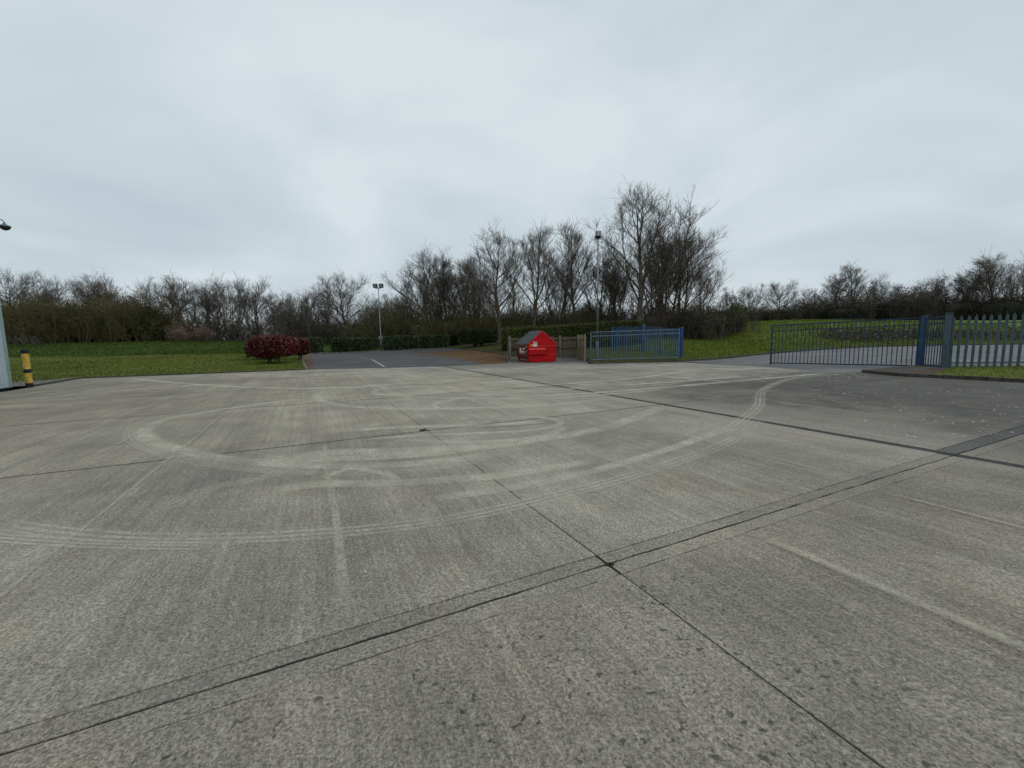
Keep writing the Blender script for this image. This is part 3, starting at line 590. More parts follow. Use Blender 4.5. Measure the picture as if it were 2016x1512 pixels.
def skeleton(seed, Ht=12.0, fork=0.22, limbs=12, spread=38, up=0.07, ratio=0.5, n2=7, n3=6, n4=5, trunk_r=0.16, lean=0.0, multi=1, dome=0.0, tl0=.10, tl1=.34):
    rs = np.random.default_rng(seed); R = lambda a, b, n: rs.uniform(a, b, n)
    if multi > 1:
        az = 6.28*np.arange(multi)/multi + R(0, .8, multi); tl = R(tl0, tl1, multi); d0 = unit(np.c_[np.cos(az)*tl, np.sin(az)*tl, np.ones(multi)]); p0 = np.c_[np.cos(az)*.18, np.sin(az)*.18, np.full(multi, -.25)]; Hm = Ht*R(.84, 1.0, multi); tr = trunk_r*R(.5, .75, multi)
    else: d0 = unit(np.array([[lean, 0.03, 1.0]])); p0 = np.array([[0, 0, -.25]]); Hm = np.array([Ht]); tr = np.array([trunk_r])
    T0 = grow(rs, p0, d0, Hm*.95, 14, .05, .13 if multi == 1 and not lean else .05); TR = taper(tr*1.15, tr*.10, 15); TR[:, 0] *= 1.3; trunk = [(T0, TR)]
    nl = max(4, int(limbs/(multi**.55))); t = fork + (.95-fork)*(np.arange(nl)[None] + R(0, .8, (multi, nl)))/nl; t = t.ravel(); idx = np.repeat(np.arange(multi), nl); f = t*14; k = np.minimum(f.astype(int), 13); fr = (f-k)[:, None]
    p = T0[idx, k]*(1-fr) + T0[idx, k+1]*fr; dd = unit(T0[idx, k+1]-T0[idx, k]); rr = TR[idx, k]
    prof = (1.06-t) if dome == 0 else np.sqrt(np.maximum(1.02-t**2, .02))*(.6+.4*dome)
    L1 = Hm[idx]*ratio*prof*R(.75, 1.15, len(t)) + .6; az = np.arange(len(t))*2.4 + R(-.6, .6, len(t)); q = np.c_[np.cos(az), np.sin(az), np.zeros(len(t))]; an = np.radians(spread*R(.65, 1.25, len(t)))[:, None]
    B1 = grow(rs, p, dd*np.cos(an)+q*np.sin(an), L1, 8, .10, up); r1 = np.minimum(rr*.62, .085); trunk.append((B1, taper(r1, np.full(len(r1), .014), 9)))
    # ends of the leaders fork too
    p, d, t2, i2 = spawn(rs, B1, n2, .14, 1.0); kp = rs.uniform(size=len(t2)) < np.clip((L1[i2]/L1.max())**.9 + .12, 0, 1); p, d, t2, i2 = p[kp], d[kp], t2[kp], i2[kp]; L2 = np.minimum(L1[i2], 6.0)*.52*(1.15-t2)*R(.7, 1.3, len(t2)) + .5; d = side_dir(rs, d, np.radians(R(18, 48, len(t2)))); r2 = np.minimum(.030, (r1[i2]*(1-t2)+.014*t2)*.65)
    pt, dt, tt, it = spawn(rs, T0, n2, .45, 1.0); p = np.r_[p, pt]; d = np.r_[d, side_dir(rs, dt, np.radians(R(18, 45, len(tt))))]; L2 = np.r_[L2, Hm[it]*.14*R(.6, 1.3, len(tt)) + .3]; r2 = np.r_[r2, np.full(len(tt), .018)]
    B2 = grow(rs, p, d, L2, 5, .13, up*1.3); fine = [(B2, taper(r2, np.full(len(r2), .008), 6))]
    p, d, t3, i3 = spawn(rs, B2, n3, .12, 1.0); L3 = L2[i3]*.45*R(.6, 1.25, len(t3)) + .3; B3 = grow(rs, p, side_dir(rs, d, np.radians(R(18, 50, len(t3)))), L3, 3, .14, up*1.9)
    twig = [(B3, taper(np.full(len(t3), .0100), np.full(len(t3), .0058), 4))]
    p, d, t4, i4 = spawn(rs, B3, n4, .15, 1.0); B4 = grow(rs, p, side_dir(rs, d, np.radians(R(15, 50, len(t4)))), R(.25, .75, len(t4)), 2, .12, up*2.6); twig.append((B4, taper(np.full(len(t4), .0064), np.full(len(t4), .0042), 3)))
    return trunk, fine, twig
def tree_meshes(name, **kw):
    tk, fi, tw = skeleton(**kw); v, f = tubes(tk, 6); me1 = mesh_np(name+'_trunk', v, f, True)
    v2, f2 = tubes(fi, 4); v3, f3 = tubes(tw, 3); me2 = mesh_np(name+'_crown', np.concatenate([v2, v3]), np.concatenate([f2, f3+len(v2)]), False)
    al = np.concatenate([v, v2, v3]); h = np.percentile(al[:, 2], 99.9); w = np.percentile(np.abs(al[:, 0]-np.median(al[:, 0])), 97)*2
    return me1, me2, h, w
ARCH = {
    'ash': tree_meshes('ash', seed=11, Ht=14, fork=.18, limbs=15, spread=40, up=.085, ratio=.74, n2=13, n3=6, n4=4, trunk_r=.19),
    'ash2': tree_meshes('ash_b', seed=23, Ht=14, fork=.24, limbs=15, spread=34, up=.085, ratio=.66, n2=12, n3=6, n4=4, trunk_r=.17),
    'big': tree_meshes('big', seed=31, Ht=17, fork=.15, limbs=18, spread=40, up=.08, ratio=.68, n2=14, n3=6, n4=4, trunk_r=.24),
    'round': tree_meshes('round', seed=47, Ht=9, fork=.05, limbs=26, spread=58, up=.05, ratio=.62, n2=12, n3=6, n4=4, trunk_r=.2, dome=1.0),
    'slim': tree_meshes('slim', seed=53, Ht=12, fork=.2, limbs=14, spread=26, up=.10, ratio=.42, n2=8, n3=5, n4=4, trunk_r=.12),
    'multi': tree_meshes('multi', seed=67, Ht=12, fork=.14, limbs=15, spread=30, up=.085, ratio=.46, n2=8, n3=5, n4=4, trunk_r=.16, multi=5, tl0=.06, tl1=.38),
    'multi2': tree_meshes('multi_b', seed=71, Ht=11, fork=.16, limbs=14, spread=34, up=.08, ratio=.50, n2=8, n3=5, n4=4, trunk_r=.14, multi=4, tl0=.08, tl1=.45),
    'fan': tree_meshes('fan', seed=89, Ht=11, fork=.10, limbs=16, spread=32, up=.065, ratio=.50, n2=8, n3=5, n4=4, trunk_r=.15, multi=6, tl0=.10, tl1=.62),
    'lean': tree_meshes('lean', seed=83, Ht=12, fork=.16, limbs=16, spread=42, up=.065, ratio=.66, n2=12, n3=6, n4=4, trunk_r=.15, lean=.2),
}
trr = random.Random(9)
def tree(kind, px, top, depth, wpx, label, group, rz=None, bark='bark', name='bare_tree', flip=False):
    me1, me2, h0, w0 = ARCH[kind]; q = D(px, top, depth); zb = H(q[0], q[1]); h = q[2] - zb; w = wpx*depth/F_PX
    me1.materials.clear() if False else None
    o = empty(name, (q[0], q[1], zb), trr.uniform(0, 6.28) if rz is None else rz, label=label, cat='tree', group=group)
    sxy = w/w0; sxy = min(max(sxy, .75*h/h0), 1.45*h/h0); o.scale = (sxy, sxy, h/h0)
    put('trunk', me1, MT[bark], o); put('crown', me2, MT['twig'], o); return o
def upright(kind):
    co = np.empty(len(ARCH[kind][0].vertices)*3, np.float32); ARCH[kind][0].vertices.foreach_get('co', co); co = co.reshape(-1, 3); t = co[co[:, 2].argmax()]
    return math.pi/2 - math.atan2(t[1], t[0])
ORD = ['first', 'second', 'third', 'fourth', 'fifth', 'sixth', 'seventh', 'eighth', 'ninth', 'tenth', 'eleventh', 'twelfth', 'thirteenth', 'fourteenth', 'fifteenth', 'sixteenth', 'seventeenth', 'eighteenth', 'nineteenth', 'twentieth']
LOOK = {'ash': 'tall spreading', 'ash2': 'tall upright', 'big': 'very tall', 'round': 'round-headed', 'slim': 'slender', 'multi': 'many-stemmed', 'multi2': 'bushy several-stemmed', 'lean': 'leaning', 'fan': 'fan-shaped'}
rowL = [('round', 8, 527, 64, 130), ('multi2', 62, 548, 66, 90), ('fan', 112, 536, 62, 95), ('ash', 160, 530, 62, 110), ('multi2', 205, 551, 66, 85), ('fan', 262, 541, 62, 100), ('ash', 320, 534, 60, 110), ('fan', 368, 543, 60, 105), ('multi', 408, 540, 64, 90),
        ('fan', 446, 543, 62, 100), ('multi', 492, 538, 58, 90), ('slim', 533, 568, 62, 40), ('multi2', 562, 570, 60, 80), ('multi', 602, 562, 62, 90), ('slim', 640, 556, 66, 60)]
for i, (k, px, top, dep, w) in enumerate(rowL):
    tree(k, px, top, dep, w, f'bare {LOOK[k]} tree, {ORD[i]} from the left in the row behind the lawn', 'bare trees behind the left lawn')
tree('round', 678, 537, 56, 128, 'large round-headed bare tree standing alone behind the clipped hedges', None)
rowC = [('multi2', 735, 588, 64, 90), ('multi2', 775, 580, 62, 95), ('ash', 832, 486, 52, 125), ('multi', 868, 488, 55, 105), ('ash2', 908, 500, 54, 100), ('multi2', 935, 530, 58, 100)]
for i, (k, px, top, dep, w) in enumerate(rowC):
    tree(k, px, top, dep, w, f'bare {LOOK[k]} tree, {ORD[i]} from the left behind the car park hedges', 'bare trees behind the car park')
tree('ash', 981, 444, 42, 150, 'tall bare tree with clear straight trunk rising from the grass beside the bin enclosure', None, bark='bark_pale')
tree('ash2', 1047, 429, 45, 120, 'tall bare tree directly behind the red bin, trunk above the long hedge', None)
rowD = [('multi', 1098, 492, 54, 100), ('ash2', 1134, 434, 50, 120), ('multi', 1188, 470, 54, 110), ('multi2', 1222, 500, 50, 100)]
for i, (k, px, top, dep, w) in enumerate(rowD):
    tree(k, px, top, dep, w, f'bare {LOOK[k]} tree, {ORD[i]} from the left in the clump around the single floodlight mast', 'bare trees by the single floodlight')
rowB = [('slim', 800, 545, 64, 60), ('multi', 850, 530, 66, 80), ('slim', 890, 528, 64, 60), ('multi', 948, 512, 62, 90), ('slim', 1008, 500, 62, 60), ('slim', 1112, 505, 60, 60), ('slim', 1210, 470, 58, 60), ('slim', 1300, 450, 58, 80), ('slim', 1340, 470, 56, 60), ('multi2', 1385, 520, 54, 80)]
for i, (k, px, top, dep, w) in enumerate(rowB):
    tree(k, px, top, dep, w, f'thin {LOOK[k]} tree, {ORD[i]} from the left in the central wood back row', 'back row of the central wood')
tree('big', 1262, 338, 44, 190, 'tallest bare tree in the picture, behind the blue palisade corner', None, rz=upright('big'))
tree('multi', 1318, 385, 47, 150, 'bare many-stemmed tree just right of the tallest tree', None)
tree('lean', 1345, 440, 46, 150, 'bare leaning tree at the right edge of the central clump', None, rz=0.3)
tree('multi2', 1290, 470, 52, 120, 'bare bushy tree filling the gap behind the tallest tree', None)
rowR = [('multi2', 1438, 566, 84, 80), ('multi2', 1478, 556, 86, 60), ('round', 1542, 552, 84, 78), ('slim', 1590, 560, 86, 40), ('ash', 1640, 534, 82, 85), ('ash2', 1690, 514, 80, 85), ('multi2', 1733, 545, 84, 75), ('round', 1788, 556, 82, 80), ('multi', 1832, 540, 80, 70), ('multi', 1872, 532, 80, 70), ('multi2', 1910, 520, 78, 80), ('multi', 1942, 522, 80, 60), ('ash', 1976, 488, 74, 105), ('multi', 2018, 500, 76, 80)]
for i, (k, px, top, dep, w) in enumerate(rowR):
    tree(k, px, top, dep, w, f'bare {LOOK[k]} tree, {ORD[i]} from the left on the far skyline beyond the right gate', 'bare trees beyond the field')

# undergrowth: twiggy masses that nobody could count
def thicket(name, spots, seed, label, tw_mat, leafcols=None, leaf_n=0, leaf_s=0.1):
    """spots: (px, top_px, depth, width_px)"""
    rs = np.random.default_rng(seed); br = []; LP = []
    for (px, top, dep, wpx) in spots:
        q = D(px, top, dep); zb = H(q[0], q[1]); h = max(q[2]-zb, .8); w = wpx*dep/F_PX; n = int(60*max(1, w/4))
        ox = rs.normal(0, w*.28, n); hh = h*rs.uniform(.5, 1.02, n)*np.maximum(1-.35*(np.abs(ox)/(w*.6))**2, .4); p = np.c_[q[0]+ox, q[1]+rs.normal(0, 1.5, n), np.full(n, zb-.1)]
        B1 = grow(rs, p, unit(np.c_[rs.normal(0, .2, n), rs.normal(0, .2, n), np.ones(n)]), hh, 5, .10, .05); br.append((B1, taper(rs.uniform(.014, .04, n), np.full(n, .009), 6)))
        p, d, t, i2 = spawn(rs, B1, 9, .08, 1); L2 = hh[i2]*rs.uniform(.10, .32, len(t)); B2 = grow(rs, p, side_dir(rs, d, np.radians(rs.uniform(20, 70, len(t)))), L2, 4, .16, .05); br.append((B2, taper(np.full(len(t), .013), np.full(len(t), .006), 5)))
        p, d, t, i3 = spawn(rs, B2, 4, .2, 1); B3 = grow(rs, p, side_dir(rs, d, np.radians(rs.uniform(20, 65, len(t)))), rs.uniform(.25, .75, len(t)), 2, .15, .10); br.append((B3, taper(np.full(len(t), .008), np.full(len(t), .005), 3)))
        if leaf_n:
            for _ in range(leaf_n): LP.append(B3[:, -1] + rs.normal(0, .14, (len(t), 3)))
    v, f = tubes(br, 3); o = put(name, mesh_np(name, v, f), tw_mat, kind='stuff', label=label, cat='undergrowth')
    if LP: V, Fq, c = leaves(rs, np.concatenate(LP), leaf_s, leafcols); put('leaves', mesh_np(name+'_leaves', V, Fq, False, c), MT['leaf'], o, kind='stuff')
    return o
rs0 = random.Random(3)
THORN = [(.062, .062, .016), (.082, .072, .020), (.046, .052, .013), (.095, .072, .026)]
def band(x0, x1, step, top, dtop, dep, ddep, w): return [(x + rs0.uniform(-8, 8), top + rs0.uniform(-dtop, dtop), dep + rs0.uniform(-ddep, ddep), w) for x in np.arange(x0, x1, step)]
thicket('woodland_undergrowth', band(-40, 345, 24, 640, 14, 55, 2, 60), 100, 'dark tangle of stems at the foot of the olive thorn shrubs', MT['twig_olive'], [(.022, .024, .010), (.030, .030, .012)], 2, .11)
thicket('thorn_twigs', band(-30, 330, 20, 590, 9, 50, 1.5, 62), 105, 'feathery olive twigs over the thorn shrubs behind the lawn', MT['twig_olive'], THORN, 2, .085)
thicket('thorn_twigs', band(1325, 1450, 18, 604, 9, 45, 1.5, 50), 106, 'dark twigs over the shrubs under the leaning tree', MT['twig'], [(.034, .032, .016), (.045, .036, .02)], 1, .08)
thicket('woodland_undergrowth', band(340, 660, 30, 622, 14, 58, 3, 60) + band(560, 640, 32, 585, 10, 57, 2, 50) + band(640, 740, 18, 632, 10, 64, 2, 50), 101, 'grey brown tangle of stems under the trees behind the lawn', MT['twig'])
thicket('woodland_undergrowth', band(715, 1180, 26, 605, 18, 55, 4, 60) + band(720, 1180, 40, 590, 14, 60, 3, 55), 102, 'olive brown tangle of stems filling the wood behind the bin', MT['twig_olive'], [(.055, .060, .016), (.045, .05, .014)], 1, .09)
thicket('woodland_undergrowth', band(1170, 1350, 26, 600, 20, 52, 3, 60) + band(1290, 1400, 24, 605, 14, 47, 2, 60) + band(1180, 1340, 40, 580, 14, 58, 3, 50), 103, 'dark brown tangle of stems beneath the tallest trees', MT['twig'])
thicket('woodland_undergrowth', band(1430, 2040, 27, 605, 10, 80, 4, 60) + band(1600, 2040, 26, 578, 12, 80, 4, 60), 104, 'dark twiggy scrub along the far edge of the field', MT['twig'], [(.030, .034, .014), (.035, .032, .018)], 1, .12)

# ------------------------------------------------------------------ shrubs and hedges
def shrub(name, px0, px1, top, base_px, depth, dx, cols, label, cat, leaf_n, leaf_s, seed, mat='leaf', group=None, box=0.5, lift=0.0, stems=7, thick=None, rag=0.12, core=True, zb=None, tilt=0.0):
    """foliage on a superellipsoid (box -> 0 is boxy), stems below; top/base in photo rows"""
    rs = np.random.default_rng(seed); c = D((px0+px1)/2, base_px, depth); x0, x1 = D(px0, top, depth)[0], D(px1, top, depth)[0]; zt = D((px0+px1)/2, top, depth)[2]
    z0 = H(c[0], c[1]) if zb is None else zb; w = (x1-x0)/2; hgt = zt - z0; th = (thick or w*1.2)/2; root = empty(name, (c[0], c[1], z0), 0, label=label, cat=cat, group=group)
    root.rotation_euler = (0, 0, tilt)
    lo = lift*hgt; cz = (lo+hgt)/2; hz = (hgt-lo)/2
    d = rs.normal(size=(leaf_n, 3)); d /= np.linalg.norm(d, axis=1)[:, None]
    S = d*((1/np.max(np.abs(d), axis=1))**(1-box))[:, None]
    rad = 1 - rag*np.abs(rs.normal(size=leaf_n))*1.1 + rag*.9*vnoise(rs, S*2.2, 1.0)
    P = S*rad[:, None]*np.array([w, th, hz]) + np.array([0, 0, cz]); P[:, 2] = np.maximum(P[:, 2], .02)
    V, f, cc = leaves(rs, P, leaf_s, cols); cc *= np.repeat((1 + .28*vnoise(rs, P, 1.3))[:, None], 4, 0); put('foliage', mesh_np(name+'_foliage', V, f, False, np.clip(cc, .002, 1)), MT[mat], root)
    mb = MB()
    for i in range(stems):
        x, y = rs.uniform(-.55, .55)*w*(.5 if lift > .12 else 1), rs.uniform(-.5, .5)*th*(.5 if lift > .12 else 1); mb.tube([(x, y, -.1), (x+rs.normal(0, .05), y+rs.normal(0, .05), lo+.3*hgt), (x*1.5+rs.normal(0, .1), y*1.4, lo+.6*hgt)], [.035, .025, .012], 5)
    part('stems', mb, MT['bark'], root, kind='stuff')
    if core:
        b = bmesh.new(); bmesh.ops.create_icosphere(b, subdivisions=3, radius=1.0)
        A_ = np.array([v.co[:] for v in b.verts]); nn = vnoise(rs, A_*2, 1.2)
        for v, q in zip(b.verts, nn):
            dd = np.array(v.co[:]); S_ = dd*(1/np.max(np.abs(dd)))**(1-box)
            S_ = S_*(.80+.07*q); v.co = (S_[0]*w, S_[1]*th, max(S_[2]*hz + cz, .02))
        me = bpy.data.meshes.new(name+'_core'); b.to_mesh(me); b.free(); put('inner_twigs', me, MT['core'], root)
    return root
HG = [(.030, .048, .012), (.040, .062, .014), (.022, .036, .012), (.055, .075, .020)]
HL = [(.028, .054, .016), (.042, .072, .020), (.020, .038, .014), (.068, .100, .030)]
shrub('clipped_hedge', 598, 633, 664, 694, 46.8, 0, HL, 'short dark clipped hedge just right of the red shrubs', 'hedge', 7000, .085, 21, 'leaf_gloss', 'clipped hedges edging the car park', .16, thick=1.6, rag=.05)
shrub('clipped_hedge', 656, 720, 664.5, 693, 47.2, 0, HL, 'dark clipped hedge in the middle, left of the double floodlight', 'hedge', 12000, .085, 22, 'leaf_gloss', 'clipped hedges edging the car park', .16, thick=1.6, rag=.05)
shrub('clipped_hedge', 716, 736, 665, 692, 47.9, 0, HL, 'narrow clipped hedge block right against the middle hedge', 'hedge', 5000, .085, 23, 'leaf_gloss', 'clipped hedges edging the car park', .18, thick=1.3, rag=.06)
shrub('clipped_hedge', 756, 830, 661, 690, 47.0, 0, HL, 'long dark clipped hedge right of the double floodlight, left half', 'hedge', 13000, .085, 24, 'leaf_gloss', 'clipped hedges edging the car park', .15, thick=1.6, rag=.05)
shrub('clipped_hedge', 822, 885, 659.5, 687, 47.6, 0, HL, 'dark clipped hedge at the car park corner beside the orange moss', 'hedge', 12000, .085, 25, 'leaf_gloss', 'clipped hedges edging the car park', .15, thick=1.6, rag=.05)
shrub('rounded_hedge', 822, 868, 645, 680, 54, 0, HG, 'low rounded hedge peeping over the long clipped hedge', 'hedge', 7000, .09, 26, 'leaf', None, .35, thick=2.0)
shrub('rounded_hedge', 866, 912, 652, 678, 50, 0, [(.045, .050, .016), (.03, .04, .012)], 'olive rounded hedge between clipped hedge and bare tree trunk', 'hedge', 6000, .09, 27, 'leaf', None, .4, thick=2.0)  # browner olive leaf colours than the neighbouring hedges
shrub('rounded_hedge', 902, 980, 649, 681, 43.5, 0, HG, 'rounded green hedge with bare stems showing below, left of the tree trunk', 'hedge', 14000, .08, 28, 'leaf', None, .22, lift=.22, stems=22, thick=2.2)
def long_hedge():
    rs = np.random.default_rng(41); n = 16; pts = []
    for i in range(n+1):
        t = i/n; px = 988 + (1264-988)*t; top = np.interp(px, [988, 1060, 1130, 1200, 1240, 1264], [647, 643.5, 640, 634, 630.5, 633]); dep = 37.0 + 2.2*t; q = D(px, top, dep); pts.append((q[0], q[1], q[2]))
    c = pts[n//2]; root = empty('long_hedge', (c[0], c[1], H(c[0], c[1])), 0, label='long clipped hedge rising behind the bin enclosure and blue gate', cat='hedge')
    Ps = []; core = MB(); ox = np.array([c[0], c[1], H(c[0], c[1])])
    for i in range(n):
        p, q = np.array(pts[i]), np.array(pts[i+1]); m_ = 2600; t = rs.uniform(0, 1, m_); base = p[None]*(1-t)[:, None]+q[None]*t[:, None]; zb = Hn(base[:, :2]); hh = base[:, 2]-zb
        side = rs.uniform(0, 1, m_); th = np.where(side < .62, 0, 1); lv = rs.uniform(0.25, 1, m_); y = np.where(th == 0, -1.0, rs.uniform(-1, 1, m_)); z = np.where(th == 0, lv, 1.0)
        ed = np.maximum(np.abs(y), 0)**6*np.maximum(z, 0)**6; P = np.c_[base[:, 0], base[:, 1] + y*1.0*(1-.10*ed), zb + hh*z*(1-.06*ed)]; P += rs.normal(0, .05, P.shape); P[:, 2] += .10*vnoise(np.random.default_rng(5), P, 1.0) - .05; Ps.append(P)
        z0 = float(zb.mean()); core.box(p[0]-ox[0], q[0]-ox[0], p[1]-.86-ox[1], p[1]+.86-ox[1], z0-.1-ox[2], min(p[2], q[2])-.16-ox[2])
    P = np.concatenate(Ps) - ox; V, f, cc = leaves(rs, P, .085, [(.062, .084, .016), (.084, .104, .022), (.042, .060, .014), (.10, .10, .030)]); cc *= np.repeat((1+.25*vnoise(rs, P, 1.0))[:, None], 4, 0)
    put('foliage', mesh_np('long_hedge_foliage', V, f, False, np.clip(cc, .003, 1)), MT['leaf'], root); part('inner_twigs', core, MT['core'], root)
long_hedge()
RED = [(.130, .010, .014), (.190, .016, .020), (.070, .008, .010), (.045, .012, .010), (.230, .030, .030)]; REDG = RED[:3] + [(.055, .030, .012), (.030, .034, .012), (.16, .03, .016)]
shrub('red_shrub', 497, 581, 661, 716, 27.5, 0, RED + [(.05, .03, .012)], 'large wide crimson-leaved shrub on the lawn corner', 'shrub', 15000, .085, 51, 'leaf_gloss', 'red shrubs by the car park', .5, lift=.24, stems=9, thick=2.3, rag=.10)
shrub('red_shrub', 575, 609, 665, 710, 30.5, 0, REDG, 'smaller red and green shrub against the car park kerb', 'shrub', 7500, .085, 52, 'leaf_gloss', 'red shrubs by the car park', .55, lift=.24, stems=6, thick=1.3, rag=.12)
shrub('brown_green_shrub', 492, 560, 659, 700, 31.0, 0, [(.05, .05, .016), (.08, .045, .02), (.035, .045, .014)], 'olive brown shrub behind the large crimson shrub', 'shrub', 8000, .09, 53, 'leaf', None, .34, lift=.1, stems=6, thick=1.8)
PK = [(.28, .165, .135), (.22, .13, .105), (.34, .22, .18), (.12, .08, .055)]
shrub('blossom_shrub', 328, 376, 641, 680, 47, 0, PK, 'pale pink twiggy shrub on the bank, left of the pair', 'shrub', 2300, .06, 54, 'leaf', None, .95, lift=.05, stems=22, rag=.42, core=False)
shrub('blossom_shrub', 383, 424, 641, 680, 47, 0, PK, 'pale pink twiggy shrub on the bank, right of the pair', 'shrub', 2100, .06, 55, 'leaf', None, .95, lift=.05, stems=22, rag=.42, core=False)
# big olive thorn shrubs behind the lawn
OL = [(.046, .048, .013), (.060, .058, .016), (.034, .040, .011), (.075, .062, .020)]
for i, (a, b, t_, d_) in enumerate([(-60, 55, 606, 51), (5, 105, 600, 53), (58, 160, 604, 52), (105, 215, 608, 51), (160, 272, 606, 52), (205, 334, 604, 50)]):
    shrub('thorn_shrub', a, b, t_, 683, d_, 0, OL, f'dense dark olive thorn shrub behind the lawn, {ORD[i]} from the left', 'shrub', 9000, .12, 60+i, 'leaf', 'olive thorn shrubs behind the lawn', .75, lift=.0, stems=16, thick=5.0, rag=.26)
BK = [(.030, .032, .014), (.040, .036, .018), (.050, .040, .022), (.024, .026, .012)]
shrub('dark_thicket_shrub', 1318, 1392, 618, 668, 45, 0, BK, 'dark twiggy shrub under the leaning tree, left one', 'shrub', 6000, .09, 71, 'leaf', None, .8, lift=.02, stems=18, thick=3.5, rag=.26)
shrub('dark_thicket_shrub', 1378, 1446, 614, 668, 46, 0, BK, 'dark brown shrub under the leaning tree, right one', 'shrub', 6000, .09, 72, 'leaf', None, .8, lift=.02, stems=18, thick=3.5, rag=.26)
shrub('green_shrub', 1424, 1468, 602, 662, 46.5, 0, [(.075, .115, .014), (.10, .145, .020), (.055, .09, .012)], 'fresh light green shrub at the right end of the wood', 'shrub', 6500, .09, 73, 'leaf', None, .85, lift=.05, stems=8, thick=2.2, rag=.34, core=False)
for i, (a, b, t_, d_) in enumerate([(1470, 1560, 614, 79), (1545, 1625, 619, 80), (1610, 1705, 606, 76), (1690, 1770, 602, 78), (1755, 1840, 590, 78), (1830, 1925, 592, 76), (1910, 2040, 588, 74)]):
    shrub('far_scrub', a, b, t_, 640, d_, 0, [(.030, .030, .016), (.038, .034, .022), (.024, .027, .013)], f'dark scrub bush at the field edge, {ORD[i]} from the left', 'shrub', 7000, .15, 80+i, 'leaf', 'dark scrub beyond the field', .8, lift=.0, stems=14, thick=5, rag=.22)
# pale stems of the pruned shrub far left
rs_ = np.random.default_rng(77); pb = empty('pruned_shrub', tuple(D(45, 680, 43)[:2]) + (H(*D(45, 680, 43)[:2]),), label='pruned shrub with bare pale stems beside the metal wall', cat='shrub'); br = []
n_ = 16; B1_ = grow(rs_, np.c_[rs_.uniform(-1.9, 1.9, n_), rs_.normal(0, .3, n_), np.full(n_, -.05)], unit(np.c_[rs_.normal(0, .35, n_), np.zeros(n_), np.ones(n_)]), rs_.uniform(.9, 1.35, n_), 4, .15, .02); br.append((B1_, taper(np.full(n_, .035), np.full(n_, .018), 5)))
p, d, t, _i = spawn(rs_, B1_, 8, .3, 1); B2_ = grow(rs_, p, side_dir(rs_, d, np.full(len(t), .9)), rs_.uniform(.3, .7, len(t)), 4, .15, .05); br.append((B2_, taper(np.full(len(t), .016), np.full(len(t), .009), 5)))
v, f = tubes(br, 4); put('stems', mesh_np('pruned_stems', v, f), MT['bark_pale'], pb, kind='stuff')
# dead weeds and bramble on the bank beyond the right gate
rs_ = np.random.default_rng(78); P = []
for (px, py, dep, wx, nn_) in ((1660, 672, 40, 1.6, 700), (1700, 668, 40.5, 2.0, 900), (1770, 660, 42, 3.0, 1800), (1840, 662, 42, 3.0, 1600), (1920, 660, 42, 3.5, 1500), (2000, 662, 42, 3, 1200)):
    q = D(px, py, dep); X = np.c_[q[0]+rs_.normal(0, wx, nn_), q[1]+rs_.normal(0, 1.6, nn_)]; P.append(np.c_[X, Hn(X) + np.abs(rs_.normal(0, .28, nn_))])
P = np.concatenate(P); V, f, c = leaves(rs_, P, .14, [(.085, .068, .048), (.06, .052, .034), (.045, .055, .02), (.11, .09, .065)])
put('dead_weeds', mesh_np('dead_weeds', V, f, False, c), MT['leaf'], kind='stuff', label='brown dead weeds on the bank beyond the road', cat='weeds')

# ------------------------------------------------------------------ built things
MT['gate_grey'] = simple('faded_blue_gate', (0.105, 0.165, 0.220), 0.55, 0.2, 4.0, worn=(0.25, 0.28, 0.29), worn_at=0.6, spec=.4)
MT['blue'] = simple('bright_blue_paint', (0.030, 0.105, 0.230), 0.5, 0.2, 2.0, worn=(0.10, .19, .27), worn_at=.62, spec=.4)
MT['deep_blue'] = simple('deep_blue_paint', (0.012, 0.040, 0.160), 0.5, 0.2, 3.0, worn=(0.30, .34, .38), worn_at=.66, worn_scale=9, spec=.4)
MT['gate_dark'] = simple('dark_blue_gate', (0.012, 0.038, 0.072), 0.6, 0.3, 3.0, worn=(0.035, .06, .07), worn_at=.58, spec=.4)
MT['post_grey'] = simple('grey_blue_post', (0.060, 0.088, 0.105), 0.6, 0.25, 3.0, worn=(0.022, .04, .075), worn_at=.56, spec=.35)
MT['pale'] = simple('grey_green_palisade', (0.078, 0.118, 0.138), 0.6, 0.22, 2.5, worn=(0.05, .075, .085), worn_at=.57, spec=.35)
MT['galv'] = simple('galvanised_steel', (0.19, 0.20, 0.215), 0.5, 0.18, 5.0, metal=.35, spec=.4)
MT['cab'] = simple('grey_blue_cabinet', (0.150, 0.170, 0.215), 0.6, 0.2, 5.0)
MT['black'] = simple('black_plastic', (0.012, 0.012, 0.014), 0.45, 0.3, 5.0, spec=.5)
MT['lens'] = simple('lamp_glass', (0.20, 0.24, 0.25), 0.12, 0.1, 5.0, spec=.8)
MT['wood'] = simple('weathered_boards', (0.150, 0.126, 0.094), 0.9, 0.35, 2.0, worn=(0.065, .060, .045), worn_at=.54, worn_scale=2.5)
MT['wood_post'] = simple('weathered_post', (0.200, 0.180, 0.140), 0.9, 0.25, 3.0)
MT['red'] = simple('red_steel', (0.42, 0.005, 0.007), 0.55, 0.18, 2.0, spec=.15, worn=(.20, .02, .016), worn_at=.64, worn_scale=5)
MT['red_dark'] = simple('dark_red_steel', (0.150, 0.014, 0.010), 0.55, 0.35, 3.0, worn=(.075, .028, .018), worn_at=.5, worn_scale=3.5)  # darker, browner red for the front face, its ribs and skirt
MT['red_pale'] = simple('pale_red_steel', (0.55, 0.05, 0.045), 0.5, 0.2, 4.0)  # paler red for the gable edge, side ribs and pocket top
